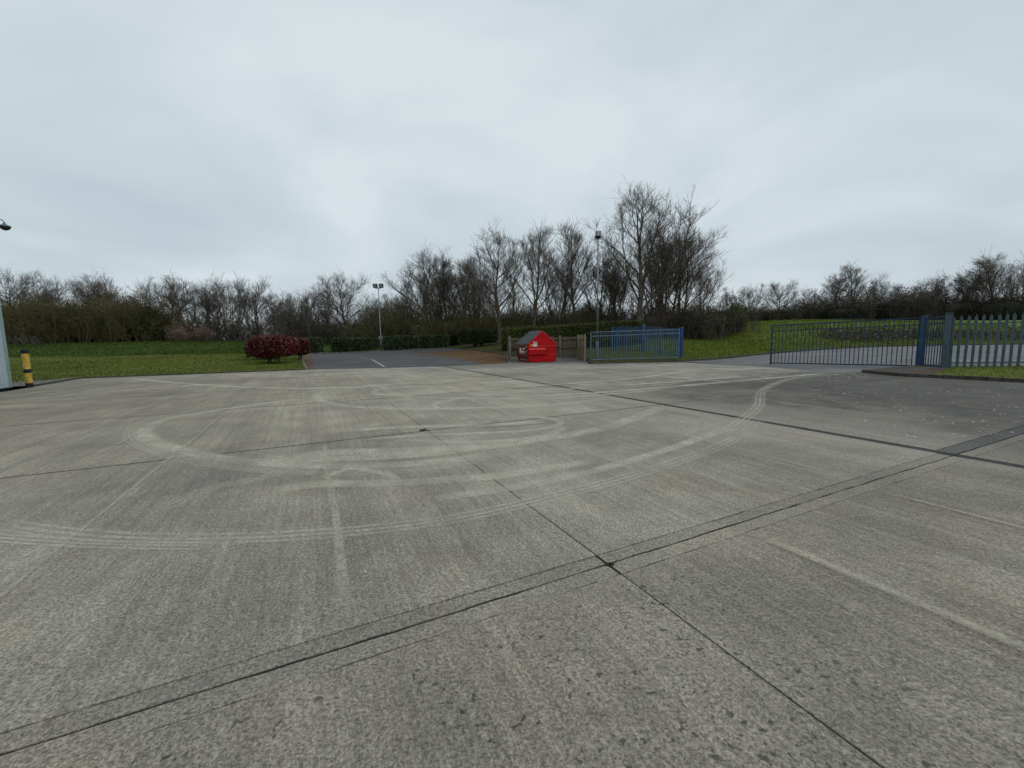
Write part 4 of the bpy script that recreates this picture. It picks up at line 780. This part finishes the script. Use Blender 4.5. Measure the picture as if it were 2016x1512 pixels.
MT['lid'] = simple('grey_black_lid', (0.034, 0.037, 0.044), 0.45, 0.25, 3.0, spec=.5, worn=(.06, .062, .068), worn_at=.6)
MT['white'] = simple('white_sticker', (0.72, 0.70, 0.68), 0.5, 0.12, 9.0); MT['offwhite'] = simple('worn_white_lettering', (0.50, 0.42, 0.38), 0.6, 0.2, 9.0); MT['orange'] = simple('orange_sticker', (0.62, 0.22, 0.03), 0.5, 0.1, 9.0)
MT['clad'] = simple('pale_blue_cladding', (0.42, 0.50, 0.55), 0.45, 0.06, 1.0, spec=.4); MT['trim'] = simple('pale_green_trim', (0.26, 0.37, 0.35), 0.5, 0.12, 2.0)
MT['yellow'] = simple('chipped_yellow_paint', (0.52, 0.34, 0.05), 0.6, 0.2, 4.0, worn=(0.62, .52, .34), worn_at=.56, worn_scale=8); MT['bandblk'] = simple('black_band', (0.012, 0.013, 0.018), 0.6, 0.3, 6.0)

# --- cladding wall of the building at the left
def building():
    c = AB(19.2, -11.42); root = empty('metal_clad_building', (*c, 0), math.atan2(EA[1], EA[0]), label='pale blue corrugated metal building corner at the left edge', cat='building')
    # local x runs along the wall (away from camera), so the wall is at x<0; local y left = away from yard
    L, Hh = 9.0, 7.2; pitch = .20; prof = []
    x = -0.10
    while x > -L:
        prof += [(x, 0.0), (x-pitch*.55, 0.0), (x-pitch*.66, .035), (x-pitch*.9, .035)]; x -= pitch
    n = len(prof); v = [(p[0], p[1], .06) for p in prof] + [(p[0], p[1], Hh) for p in prof]; f = [(i+1, i, n+i, n+i+1) for i in range(n-1)]
    put('wall_cladding', mesh('wall_cladding', v, f), MT['clad'], root)
    part('wall_core', MB().box(-L, -.02, .05, 8.0, .0, Hh-.05), MT['clad'], root)
    part('corner_trim', MB().box(-.115, .02, -.025, .03, .05, Hh).box(-.02, .02, .03, .18, .05, Hh), MT['trim'], root)
    part('base_plinth', MB().box(-L, .0, .02, .048, -.02, .06), MT['bandblk'], root)
    for k in range(14): part('fixing_screw', MB().tube([(-.05, -.026, .4+.45*k), (-.05, -.034, .4+.45*k)], .009, 6), MT['galv'], root)
    part('roof_edge', MB().box(-L, .04, -.06, 8.0, Hh, Hh+.18), MT['trim'], root)
building()
def dome_camera():
    q = D(9.5, 446, 14.0); root = empty('dome_camera', tuple(q), 0, label='dark security dome hanging from a swan-neck arm on the metal wall', cat='camera')
    u = -EB  # towards the wall
    wall = np.array(AB(18.6, -11.42)); dw = float((np.array(q[:2])-np.array(AB(19.2, -11.42))) @ EB)
    arc = [(0, 0, .10)] + [(u[0]*.22*(1-math.cos(t)), u[1]*.22*(1-math.cos(t)), .12+.13*math.sin(t)) for t in np.linspace(0.2, 2.4, 9)] + [(u[0]*max(dw, .55), u[1]*max(dw, .55), .10)]
    part('bracket_arm', MB().tube(arc, .016, 8), MT['galv'], root, smooth=True)
    part('housing', MB().tube([(0, 0, .11), (0, 0, .06), (0, 0, .03), (0, 0, .0)], [.03, .06, .13, .15], 16), MT['galv'], root, smooth=True)
    part('dome', MB().tube([(0, 0, .0), (0, 0, -.04), (0, 0, -.085), (0, 0, -.115), (0, 0, -.125)], [.135, .125, .095, .05, .01], 16), MT['black'], root, smooth=True)
dome_camera()
def bollard():
    q = G(58.5, 763); root = empty('bollard', (q[0], q[1], 0), label='yellow and black striped bollard by the metal building', cat='bollard'); r = .098; Z = [0, .17, .54, .68, 1.25, 1.385]
    lean = 0.0
    for i, (z0, z1) in enumerate(zip(Z[:-1], Z[1:])):
        rr = r*(1.07 if i == 4 else 1.0); z1_ = z1; pts = [(0, 0, z0-.1 if i == 0 else z0), (0, 0, z1_)]; rad = [rr, rr]
        if i == 4: pts += [(0, 0, z1_+.012)]; rad += [rr*.8]
        part('band', MB().tube(pts, rad, 20), MT['bandblk' if i % 2 == 0 else 'yellow'], root, smooth=False)
bollard()

# --- floodlights
def flood_double():
    q = D(751, 690, 47.5); top = D(744.5, 567, 47.5); zb = H(q[0], q[1]); root = empty('double_floodlight', (q[0], q[1], zb), label='tall grey pole with two floodlights side by side', cat='lamp post'); h = top[2]-zb; dx = top[0]-q[0]
    part('pole', MB().tube([(0, 0, -.1), (0, 0, 1.2), (0, 0, 1.22), (0, 0, h)], [.075, .07, .05, .042], 10), MT['galv'], root, smooth=True)
    part('cross_arm', MB().box(-.34, .34, -.03, .03, h-.06, h), MT['galv'], root)
    for s in (-1, 1):
        fl = part('floodlight', MB().poly([(s*.33-.24, -.16, h+.02), (s*.33+.24, -.16, h+.02), (s*.33+.24, .14, h+.02), (s*.33-.24, .14, h+.02), (s*.33-.24, -.22, h+.46), (s*.33+.24, -.22, h+.46), (s*.33+.24, .06, h+.46), (s*.33-.24, .06, h+.46)], [(0,3,2,1),(4,5,6,7),(0,1,5,4),(1,2,6,5),(2,3,7,6),(3,0,4,7)]), MT['black'], root, .02)
        part('lamp_glass', MB().poly([(s*.33-.19, -.171, h+.06), (s*.33+.19, -.171, h+.06), (s*.33+.19, -.226, h+.42), (s*.33-.19, -.226, h+.42), (s*.33-.19, -.160, h+.06), (s*.33+.19, -.160, h+.06), (s*.33+.19, -.21, h+.42), (s*.33-.19, -.21, h+.42)], [(0,1,2,3),(7,6,5,4),(0,4,5,1),(1,5,6,2),(2,6,7,3),(3,7,4,0)]), MT['lens'], fl)
    sg = part('sign_plate', MB().box(-.24, .24, -.10, -.085, 1.30, 1.62), MT['galv'], root)
    part('sign_mark', MB().box(-.12, .10, -.1035, -.101, 1.38, 1.54), MT['cab'], sg)
flood_double()
def flood_single():
    q = D(1176, 707, 29.0); top = D(1176, 470, 29.0); zb = H(q[0], q[1]); root = empty('single_floodlight', (q[0], q[1], zb), label='tall slim mast with one floodlight standing behind the open left gate', cat='lamp post'); h = top[2]-zb
    part('base_cabinet', MB().box(-.095, .095, -.095, .095, -.1, 1.22), MT['cab'], root, .012)
    part('pole', MB().tube([(0, 0, 1.2), (0, 0, h*.55), (0, 0, h)], [.062, .055, .045], 12), MT['galv'], root, smooth=True)
    part('bracket', MB().box(-.13, .13, -.025, .025, h-.02, h+.03).box(-.20, -.17, -.02, .02, h-.02, h+.2).box(.17, .20, -.02, .02, h-.02, h+.2).box(-.2, .2, -.02, .02, h-.05, h-.02), MT['galv'], root)
    fl = part('floodlight', MB().poly([(-.17, -.2, h+.12), (.17, -.2, h+.12), (.17, .14, h+.02), (-.17, .14, h+.02), (-.15, -.10, h+.50), (.21, -.10, h+.50), (.21, .16, h+.44), (-.15, .16, h+.44)], [(0,3,2,1),(4,5,6,7),(0,1,5,4),(1,2,6,5),(2,3,7,6),(3,0,4,7)]), MT['black'], root, .015)
    part('lamp_glass', MB().poly([(-.14, -.199, h+.16), (.15, -.199, h+.16), (.18, -.122, h+.47), (-.12, -.122, h+.47), (-.14, -.185, h+.16), (.15, -.185, h+.16), (.18, -.108, h+.47), (-.12, -.108, h+.47)], [(0,1,2,3),(7,6,5,4),(0,4,5,1),(1,5,6,2),(2,6,7,3),(3,7,4,0)]), MT['lens'], fl)
flood_single()

# --- red bin
def bin_():
    q = G(1040, 714); th = math.radians(20); root = empty('wheelless_bin', (q[0], q[1], 0.01), th, label='red steel waste container with black sloping lid', cat='skip')
    root.name = 'waste_container'
    w, d = 1.98, 1.95; he, hp = 1.19, 1.97; xp = .98   # local x along gable side, y into depth; front (text) face at x=0
    prof = [(.10, .0), (w-.06, .0), (w, .22), (w, he+.0), (xp+.04, hp), (xp-.04, hp), (0.0, he), (0.0, .30)]
    n = len(prof); v = [(p[0], 0, p[1]) for p in prof] + [(p[0], d, p[1]) for p in prof]; f = [tuple(range(n)), tuple(range(n, 2*n))[::-1]] + [(i, n+i, n+(i+1) % n, (i+1) % n) for i in range(n)]
    part('body', MB().poly(v, f), MT['red'], root, .012)
    # darker red front face sheet, standing just proud
    part('front_panel', MB().box(-.012, .004, .03, d-.03, .32, he-.03), MT['red_dark'], root)
    part('front_skirt', MB().poly([(-.008, .03, .31), (-.008, d-.03, .31), (.088, d-.03, .03), (.088, .03, .03), (.004, .03, .31), (.004, d-.03, .31), (.1, d-.03, .03), (.1, .03, .03)], [(0,1,2,3),(7,6,5,4),(0,4,5,1),(1,5,6,2),(2,6,7,3),(3,7,4,0)]), MT['red_dark'], root)
    part('front_rib', MB().box(-.05, .004, .0, d, .40, .47), MT['red_dark'], root, .008)
    part('front_rib', MB().box(-.05, .004, .0, d, he-.09, he-.02), MT['red_dark'], root, .008)
    # lid: two leaves over the front slope
    sl = Vector((xp-.04, 0, hp-he)); nrm = Vector((-(hp-he), 0, xp-.04)).normalized()
    for k, (y0, y1) in enumerate(((-.03, d/2-.015), (d/2+.015, d+.03))):
        a = Vector((-.07, 0, he-.06)) + nrm*.012; b = Vector((xp-.02, 0, hp)) + nrm*.012; t_ = nrm*.045
        lid = part('lid', MB().poly([(a.x, y0, a.z), (b.x, y0, b.z), (b.x, y1, b.z), (a.x, y1, a.z), (a.x+t_.x, y0, a.z+t_.z), (b.x+t_.x, y0, b.z+t_.z), (b.x+t_.x, y1, b.z+t_.z), (a.x+t_.x, y1, a.z+t_.z)], [(0,3,2,1),(4,5,6,7),(0,1,5,4),(1,2,6,5),(2,3,7,6),(3,0,4,7)]), MT['lid'], root, .01)
        for r_ in (0.25, .5, .75):
            y = y0+(y1-y0)*r_; a2, b2 = a + (b-a)*.06 + nrm*.048, a + (b-a)*.94 + nrm*.048; part('lid_rib', MB().bar((a2.x, y, a2.z), (b2.x, y, b2.z), .05, .02, up=tuple(nrm)), MT['lid'], lid)
    part('ridge_bar', MB().bar((xp, -.02, hp+.02), (xp, d+.02, hp+.02), .06), MT['red'], root)
    part('gable_edge', MB().bar((.0, -.012, he+.01), (xp, -.012, hp+.01), .03, .05).bar((xp, -.012, hp+.01), (w+.0, -.012, he+.01), .03, .05), MT['red_pale'], root)
    part('side_rib', MB().box(.02, w, -.032, .004, 1.005, 1.045), MT['red_pale'], root)
    part('side_rib', MB().box(1.30, w, -.032, .004, .475, .515), MT['red_pale'], root)
    part('lower_plate', MB().box(.12, w-.03, -.014, .004, .06, .40), MT['red'], root)
    fp = part('fork_pocket', MB().poly([(.03, -.13, .50), (1.22, -.13, .50), (1.22, -.13, .80), (.03, -.13, .80), (.03, .004, .46), (1.22, .004, .46), (1.22, .004, .90), (.03, .004, .90)], [(0,1,2,3),(4,7,6,5),(0,4,5,1),(1,5,6,2),(2,6,7,3),(3,7,4,0)]), MT['red'], root, .006)
    part('pocket_top', MB().poly([(.04, -.138, .806), (1.21, -.138, .806), (1.21, -.004, .906), (.04, -.004, .906), (.04, -.135, .80), (1.21, -.135, .80), (1.21, -.001, .90), (.04, -.001, .90)], [(0,1,2,3),(7,6,5,4),(0,4,5,1),(1,5,6,2),(2,6,7,3),(3,7,4,0)]), MT['red_pale'], fp)
    # stickers on the gable
    for (x0, x1, z0, z1, m_) in ((.15, .34, 1.00, 1.16, 'orange'), (.345, .62, 1.00, 1.18, 'white'), (.36, .62, 1.19, 1.32, 'offwhite')): part('sticker', MB().box(x0, x1, -.040, -.033, z0, z1) if z0 < 1.05 else MB().box(x0, x1, -.010, -.002, z0, z1), MT[m_], root)
    for (x0, x1, z0, z1) in ((.39, .43, 1.06, 1.11), (.53, .58, 1.04, 1.13), (.46, .52, 1.23, 1.29), (.55, .60, 1.23, 1.29)): part('sticker_print', MB().box(x0, x1, -.043, -.041, z0, z1) if z0 < 1.18 else MB().box(x0, x1, -.013, -.011, z0, z1), MT['black'], root)
    # white lettering and marks on the front, as far as they can be read
    def lt(y0, y1, z0, z1, m_='white', x=-.014): part('lettering', MB().box(x-.003, x, d-y1, d-y0, z0, z1), MT[m_], root)
    for (a, b) in ((.12, .17), (.20, .34), (.52, .60), (.63, .74), (.77, .90), (.93, 1.05), (1.08, 1.20), (1.23, 1.32), (1.62, 1.72), (1.75, 1.86)): lt(a, b, he-.085, he-.025, 'offwhite', -.052)
    for (a, b) in ((.10, .28), (1.55, 1.70), (1.73, 1.84)): lt(a, b, .96, 1.01, 'offwhite')
    for (a, b, z0, z1) in ((.50, .60, .60, .93), (.64, .70, .60, .93), (.70, .84, .84, .91), (.70, .88, .74, .80), (.70, .90, .61, .68), (.93, 1.02, .62, .78), (1.06, 1.14, .62, .72), (1.18, 1.26, .62, .70), (1.30, 1.44, .62, .70), (1.10, 1.40, .82, .91)): lt(a, b, z0, z1)
    for (a, b) in ((.5, .9), (.95, 1.35)): lt(a, b, .535, .555, 'offwhite')
    lt(1.70, 1.73, .64, .80, 'offwhite'); lt(1.66, 1.77, .70, .73, 'offwhite')
    for k in range(5):
        y = d-.38-k*.26; part('hazard_slash', MB().poly([(.060, y, .10), (.060, y-.08, .10), (.030, y-.17, .20), (.030, y-.09, .20), (.070, y, .10), (.070, y-.08, .10), (.040, y-.17, .20), (.040, y-.09, .20)], [(0,1,2,3),(7,6,5,4),(0,4,5,1),(1,5,6,2),(2,6,7,3),(3,7,4,0)]), MT['offwhite'], root)
    part('skid', MB().box(.2, w-.2, .25, .40, -.02, .012), MT['black'], root); part('skid', MB().box(.2, w-.2, d-.40, d-.25, -.02, .012), MT['black'], root)
bin_()

# --- timber bin enclosure
def enclosure():
    P = [D(1002, 711.5, 28.0)[:2], np.array([-.25, 30.7]), np.array([4.85, 30.2]), D(1154, 712.5, 26.0)[:2]]
    c = P[1]; root = empty('timber_bin_enclosure', (c[0], c[1], 0), label='weathered upright-board timber screen around the red container', cat='fence'); r = random.Random(8); ht = 1.66
    for k in range(3):
        p, q = np.array(P[k])-c, np.array(P[k+1])-c; L = np.linalg.norm(q-p); d = (q-p)/L; nrm = np.array([-d[1], d[0]]); ang = math.atan2(d[1], d[0])
        npst = max(1, round(L/1.3))
        for i in range(npst+1):
            if k > 0 and i == 0: continue
            s = p + (q-p)*i/npst; z = 0.0; fr = s + nrm*(-.09)
            o = part('post', MB().box(-.055, .055, -.05, .05, -.2, ht+.06+r.uniform(-.02, .03)), MT['wood_post'], root, .006); o.location = (fr[0], fr[1], z); o.rotation_euler = (0, r.uniform(-.006, .006), ang)
        for z in (.22, .88, 1.48):
            a, b = p - nrm*.035, q - nrm*.035; part('rail', MB().bar((a[0], a[1], z), (b[0], b[1], z), .035, .085), MT['wood'], root)
        nb = int(L/.152); me = None
        for i in range(nb):
            s = p + d*(.076+.152*i) + nrm*(.006 if i % 2 else .028)
            if me is None: me = MB().box(-.067, .067, -.01, .01, .03, 1.62).mesh('board', .003)
            o = put('board', me, MT['wood'], root); o.location = (s[0], s[1], r.uniform(-.02, .02)); o.rotation_euler = (0, r.uniform(-.012, .012), ang); o.scale = (r.uniform(.82, 1.0), 1, r.uniform(.97, 1.01))
enclosure()

# --- gates
def bar_gate(name, A_, B_, za0, za1, zb0, zb1, nb, mat, label, second=.19, stile=.06, bar=.022):
    """A_ free end, B_ hinge end; z0 bottom rail, z1 top rail at each end"""
    root = empty(name, (A_[0], A_[1], 0), label=label, cat='gate'); d = np.array(B_[:2])-np.array(A_[:2]); L = np.linalg.norm(d)
    X = lambda t, a, b: (d[0]*t, d[1]*t, a+(b-a)*t)
    part('top_rail', MB().bar(X(0, za1, zb1), X(1, za1, zb1), .055), MT[mat], root); part('upper_rail', MB().bar(X(0, za1-second, zb1-second), X(1, za1-second, zb1-second), .045), MT[mat], root)
    part('bottom_rail', MB().bar(X(0, za0, zb0), X(1, za0, zb0), .055), MT[mat], root)
    for t in (0, 1): part('stile', MB().bar(X(t, za0-.05, zb0-.05), X(t, za1+.02, zb1+.02), stile), MT[mat], root)
    for i in range(1, nb):
        t = i/nb; z0 = za0+(zb0-za0)*t; z1 = za1+(zb1-za1)*t; part('bar', MB().bar((d[0]*t, d[1]*t, z0), (d[0]*t, d[1]*t, z1), bar), MT[mat], root)
    return root, d/L, L
gl0, gl1 = D(1163, 711, 26.2), D(1336, 706, 27.5)
g1, d1, _ = bar_gate('folded_gate', gl0, gl1, D(1163, 708, 26.2)[2], D(1163, 654, 26.2)[2], D(1336, 703.5, 27.5)[2], D(1336, 648, 27.5)[2], 38, 'gate_grey', 'faded blue-grey barred gate leaf folded open in front of the mast', .26)
part('drop_bolt', MB().bar((0.02, -.05, .02), (.02, -.05, .75), .025).bar((.02, -.05, .75), (.16, -.05, .75), .025), MT['gate_grey'], g1)
gp = D(1336.5, 707, 27.6); go = empty('gate_post', (gp[0]+.12, gp[1], H(gp[0], gp[1])), math.atan2(d1[1], d1[0]), label='deep blue square hinge post of the folded left gate', cat='post', group='gate posts')
part('shaft', MB().box(-.1, .1, -.1, .1, -.2, D(1336, 645, 27.6)[2]-H(gp[0], gp[1])), MT['deep_blue'], go, .01); part('cap', MB().box(-.115, .115, -.115, .115, 0, .025), MT['gate_grey'], go).location = (0, 0, D(1336, 645, 27.6)[2]-H(gp[0], gp[1]))
part('gate_stop', MB().box(-.16, .16, -.12, .12, -.05, .16), MT['kerb_dark'], None, .03, label='small dark concrete gate stop at the free end of the folded gate', cat='block').location = (*G(1163, 716.5)[:2], 0)
gr0, gr1 = D(1517, 719, 20.4), D(1804, 722, 16.55)
g2, d2, _ = bar_gate('swing_gate', gr0, gr1, D(1517, 714.5, 20.4)[2], D(1517, 641.5, 20.4)[2], D(1804, 720, 16.55)[2], D(1804, 626, 16.55)[2], 34, 'gate_dark', 'long dark blue barred gate standing half open across the road', .27)
part('drop_bolt', MB().bar((-.03, -.03, -.02), (-.03, -.03, .98), .03), MT['gate_dark'], g2); part('latch', MB().bar((-.05, -.04, .86), (.16, -.06, .88), .03, .02), MT['galv'], g2)
def gate_post(p, ht, mat, label, w=.2):
    zb = H(p[0], p[1]); o = empty('gate_post', (p[0], p[1], zb), math.atan2(d2[1], d2[0]), label=label, cat='post', group='gate posts')
    part('shaft', MB().box(-w/2, w/2, -w/2, w/2, -.2, ht-zb), MT[mat], o, .008); part('cap', MB().box(-w/2-.015, w/2+.015, -w/2-.015, w/2+.015, ht-zb, ht-zb+.02), MT['pale'], o); return o
MT['post_blue'] = simple('chipped_blue_post', (0.014, 0.050, 0.150), 0.5, 0.25, 3.0, worn=(0.035, .075, .090), worn_at=.52, worn_scale=2.2, spec=.4)
p1o = gate_post(POST1, D(1811, 622, 16.4)[2], 'post_blue', 'chipped blue hinge post of the long right gate', .165)
for k in range(9): part('paint_chip', MB().box(-.087, -.083, -.08+.16*trr.random(), -.05+.16*trr.random()+.03, .35+.1*k, .39+.1*k+.05*trr.random()), MT['white'], p1o)
p2o = gate_post(POST2, D(1858, 617, 15.25)[2], 'post_grey', 'grey-blue end post where the right palisade fence begins', .175)
ga, gb = POST1 + np.array([-.02, -.12, 0]), POST2 + np.array([.05, .14, 0])
g3, _, _ = bar_gate('pedestrian_gate', ga, gb, .20, D(1818, 626, 16.2)[2], .22, D(1850, 622, 15.4)[2], 7, 'gate_dark', 'narrow dark barred gate between the two right-hand posts', .26)
part('latch', MB().bar((-.10, -.12, 1.02), (.10, -.2, 1.02), .03), MT['galv'], g3)

# --- palisade fences
def pale_mesh(h, w=.070, t=.022, spike=True):
    prof = [(-w/2, 0, 0), (-w*.27, -t, 0), (-w*.12, -t*.3, 0), (w*.12, -t*.3, 0), (w*.27, -t, 0), (w/2, 0, 0)]; th = .004; V = []; Fq = []
    def ring(z, s=1.0): return [(p[0]*s, p[1], z) for p in prof] + [(p[0]*s, p[1]+th, z) for p in prof[::-1]]
    rings = [ring(0), ring(h-.12), ring(h-.085, 1.0), ring(h-.075, .45), ring(h-.05, .62), ring(h, .10)]
    # triple-pointed head: shoulders then centre spike
    for R_ in rings: V += R_
    n = 12
    for k in range(len(rings)-1):
        for i in range(n): Fq.append((k*n+i, k*n+(i+1) % n, (k+1)*n+(i+1) % n, (k+1)*n+i))
    Fq += [tuple(range(n))[::-1], tuple(range((len(rings)-1)*n, len(rings)*n))]
    return mesh('pale', V, Fq)
def palisade(P0, P1, zt0, zt1, pitch, mat, label, rails=((.32,), (.30,)), wide=.07, posts=2.75, group=None, postmat=None, railh=None, name='palisade_fence', first_post=False):
    d = np.array(P1[:2])-np.array(P0[:2]); L = np.linalg.norm(d); d = d/L; root = empty(name, (P0[0], P0[1], 0), label=label, cat='fence', group=group); n = max(2, int(L/pitch)); ang = math.atan2(d[1], d[0])
    z0 = H(P0[0], P0[1]); z1 = H(P1[0], P1[1]); h0 = zt0-z0-.05; me = pale_mesh(h0, wide)
    for i in range(n):
        t = (i+.5)/n; o = put('pale', me, MT[mat], root); zb = z0+.05+(z1-z0)*t; zt = zt0+(zt1-zt0)*t; o.location = (d[0]*L*t, d[1]*L*t, zb); o.rotation_euler = (0, trr.uniform(-.008, .008), ang); o.scale = (1, 1, (zt-zb)/h0)
    nv = np.array([-d[1], d[0]])*.035
    for fr in ((.13), (.83)):
        za = z0 + (zt0-z0)*fr; zb = z1 + (zt1-z1)*fr; part('rail', MB().bar((nv[0], nv[1], za), (d[0]*L+nv[0], d[1]*L+nv[1], zb), .045), MT[mat], root)
    k = max(1, round(L/posts))
    for i in range(0 if first_post else 1, k+1):
        t = i/k; zb = z0+(z1-z0)*t; o = part('post', MB().box(-.05, .05, -.03, .03, -.2, (zt0+(zt1-zt0)*t)-zb), MT[postmat or mat], root); o.location = (d[0]*L*t+nv[0]*2.2, d[1]*L*t+nv[1]*2.2, zb); o.rotation_euler = (0, 0, ang)
    return root
FEX = FEN0 + (FEN1-FEN0)*3.2
fr_ = palisade(FEN0, FEX, D(1878, 621.5, 15.2)[2], D(2012, 615, 14.27)[2]+.12, .185, 'pale', 'grey-green palisade fence at the right edge on the mossy verge', wide=.085)
part('brace', MB().bar((1.15, -.62, 1.75), (1.95, -1.1, 1.05), .05, .02), MT['gate_dark'], fr_)
c0 = D(1337, 707, 27.7); c1 = D(1265, 691, 33.5); c2 = D(1204, 690, 35.6)
palisade((c1[0], c1[1]), (c0[0], c0[1]), D(1265, 641, 33.5)[2], D(1335, 648, 27.7)[2], .30, 'blue', 'blue palisade fence running back from the folded gate to the corner', group='blue palisade runs', first_post=True)
palisade((c2[0], c2[1]), (c1[0], c1[1]), D(1204, 643.5, 35.6)[2], D(1265, 641, 33.5)[2], .18, 'blue', 'blue palisade fence facing the yard, behind the folded gate', group='blue palisade runs', first_post=True)
cpz = H(c1[0], c1[1]); co = empty('corner_post', (c1[0], c1[1]-.12, cpz), label='bright blue corner post where two blue palisade runs meet', cat='post'); part('shaft', MB().box(-.06, .06, -.06, .06, -.2, D(1265, 638.5, 33.5)[2]-cpz), MT['blue'], co, .006); part('cap', MB().box(-.07, .07, -.07, .07, 0, .02), MT['gate_grey'], co).location = (0, 0, D(1265, 638.5, 33.5)[2]-cpz)
# distant fence on the skyline of the field
palisade(tuple(D(1560, 640, 56)[:2]), tuple(D(1700, 640, 56)[:2]), D(1560, 629, 56)[2], D(1700, 625, 56)[2], .35, 'gate_dark', 'low dark palisade fence on the crest of the field', wide=.09)

# ------------------------------------------------------------------ litter and small growth
rs_ = np.random.default_rng(91); V = []; Fq = []
def chip(x, y, s, z=0.004, base=None):
    k = rs_.integers(4, 7); n0 = len(V); a0 = rs_.uniform(0, 6.28)
    for lay in (0, 1):
        for i in range(k):
            a = a0 + 6.283*i/k; r = s*rs_.uniform(.6, 1.1)*(1 if lay == 0 else .8); V.append((x+math.cos(a)*r, y+math.sin(a)*r*.8, z + lay*rs_.uniform(.003, .012)))
    Fq.append(tuple(range(n0+k, n0+2*k))); [Fq.append((n0+i, n0+(i+1) % k, n0+k+(i+1) % k, n0+k+i)) for i in range(k)]
for i in range(150):
    px, py = rs_.uniform(1580, 2016), 755 + 110*rs_.beta(1.1, 1.6); 
    if py > 790 and px < 1650: continue
    q = G(px, py); chip(q[0], q[1], rs_.uniform(.012, .03))
for i in range(40): q = G(rs_.uniform(1630, 1710), rs_.uniform(735, 747)); chip(q[0], q[1], rs_.uniform(.015, .04))
for i in range(14): q = G(rs_.uniform(100, 1000), rs_.uniform(860, 1150)); chip(q[0], q[1], rs_.uniform(.004, .012))
put('pale_litter_chips', mesh('chips', V, Fq), MT['offwhite'], kind='stuff', label='scattered pale chips and bird droppings on the dark concrete by the right kerb', cat='litter')
V.clear(); Fq.clear()
for i in range(420):
    t = rs_.uniform(0, 3); seg = [K0, K1, K2, K3][int(t)], [K1, K2, K3, K3][min(int(t)+0, 3)] if False else None
    pts = [K0, K1, K2, K3]; k = int(t); p = np.array(pts[k]) + (np.array(pts[k+1])-np.array(pts[k]))*(t-k); nrm = np.array([-.85, -.5]); p = p + nrm*(.10+abs(rs_.normal(0, .07))); chip(p[0], p[1], rs_.uniform(.012, .03))
for i in range(500):
    t = rs_.uniform(0, 1); p = np.array(GX(1170, 717)) + (np.array(GX(1332, 714))-np.array(GX(1170, 717)))*t; chip(p[0]+rs_.normal(0, .1), p[1]-.12-abs(rs_.normal(0, .16)), rs_.uniform(.015, .035))
put('fallen_leaves', mesh('fallen_leaves', V, Fq), simple('dead_leaf', (.075, .055, .035), .9, .6, 30.0), kind='stuff', label='brown fallen leaves swept along the kerbs', cat='leaves')
for (px, py, s, lb) in ((834, 848, .03, 'small moss tuft growing where two yard joints cross, middle distance'), (1201, 1112, .014, 'small moss tuft at the nearest joint crossing')):
    q = G(px, py); P = np.c_[rs_.normal(0, s, 160), rs_.normal(0, s*.7, 160), np.abs(rs_.normal(0, s*.35, 160))]; Vv, ff, c = leaves(rs_, P, s*.35, [(.05, .06, .012), (.08, .075, .02), (.03, .04, .01)])
    put('moss_tuft', mesh_np('moss_tuft', Vv, ff, False, c), MT['leaf'], label=lb, cat='moss', kind='stuff').location = (q[0], q[1], 0)
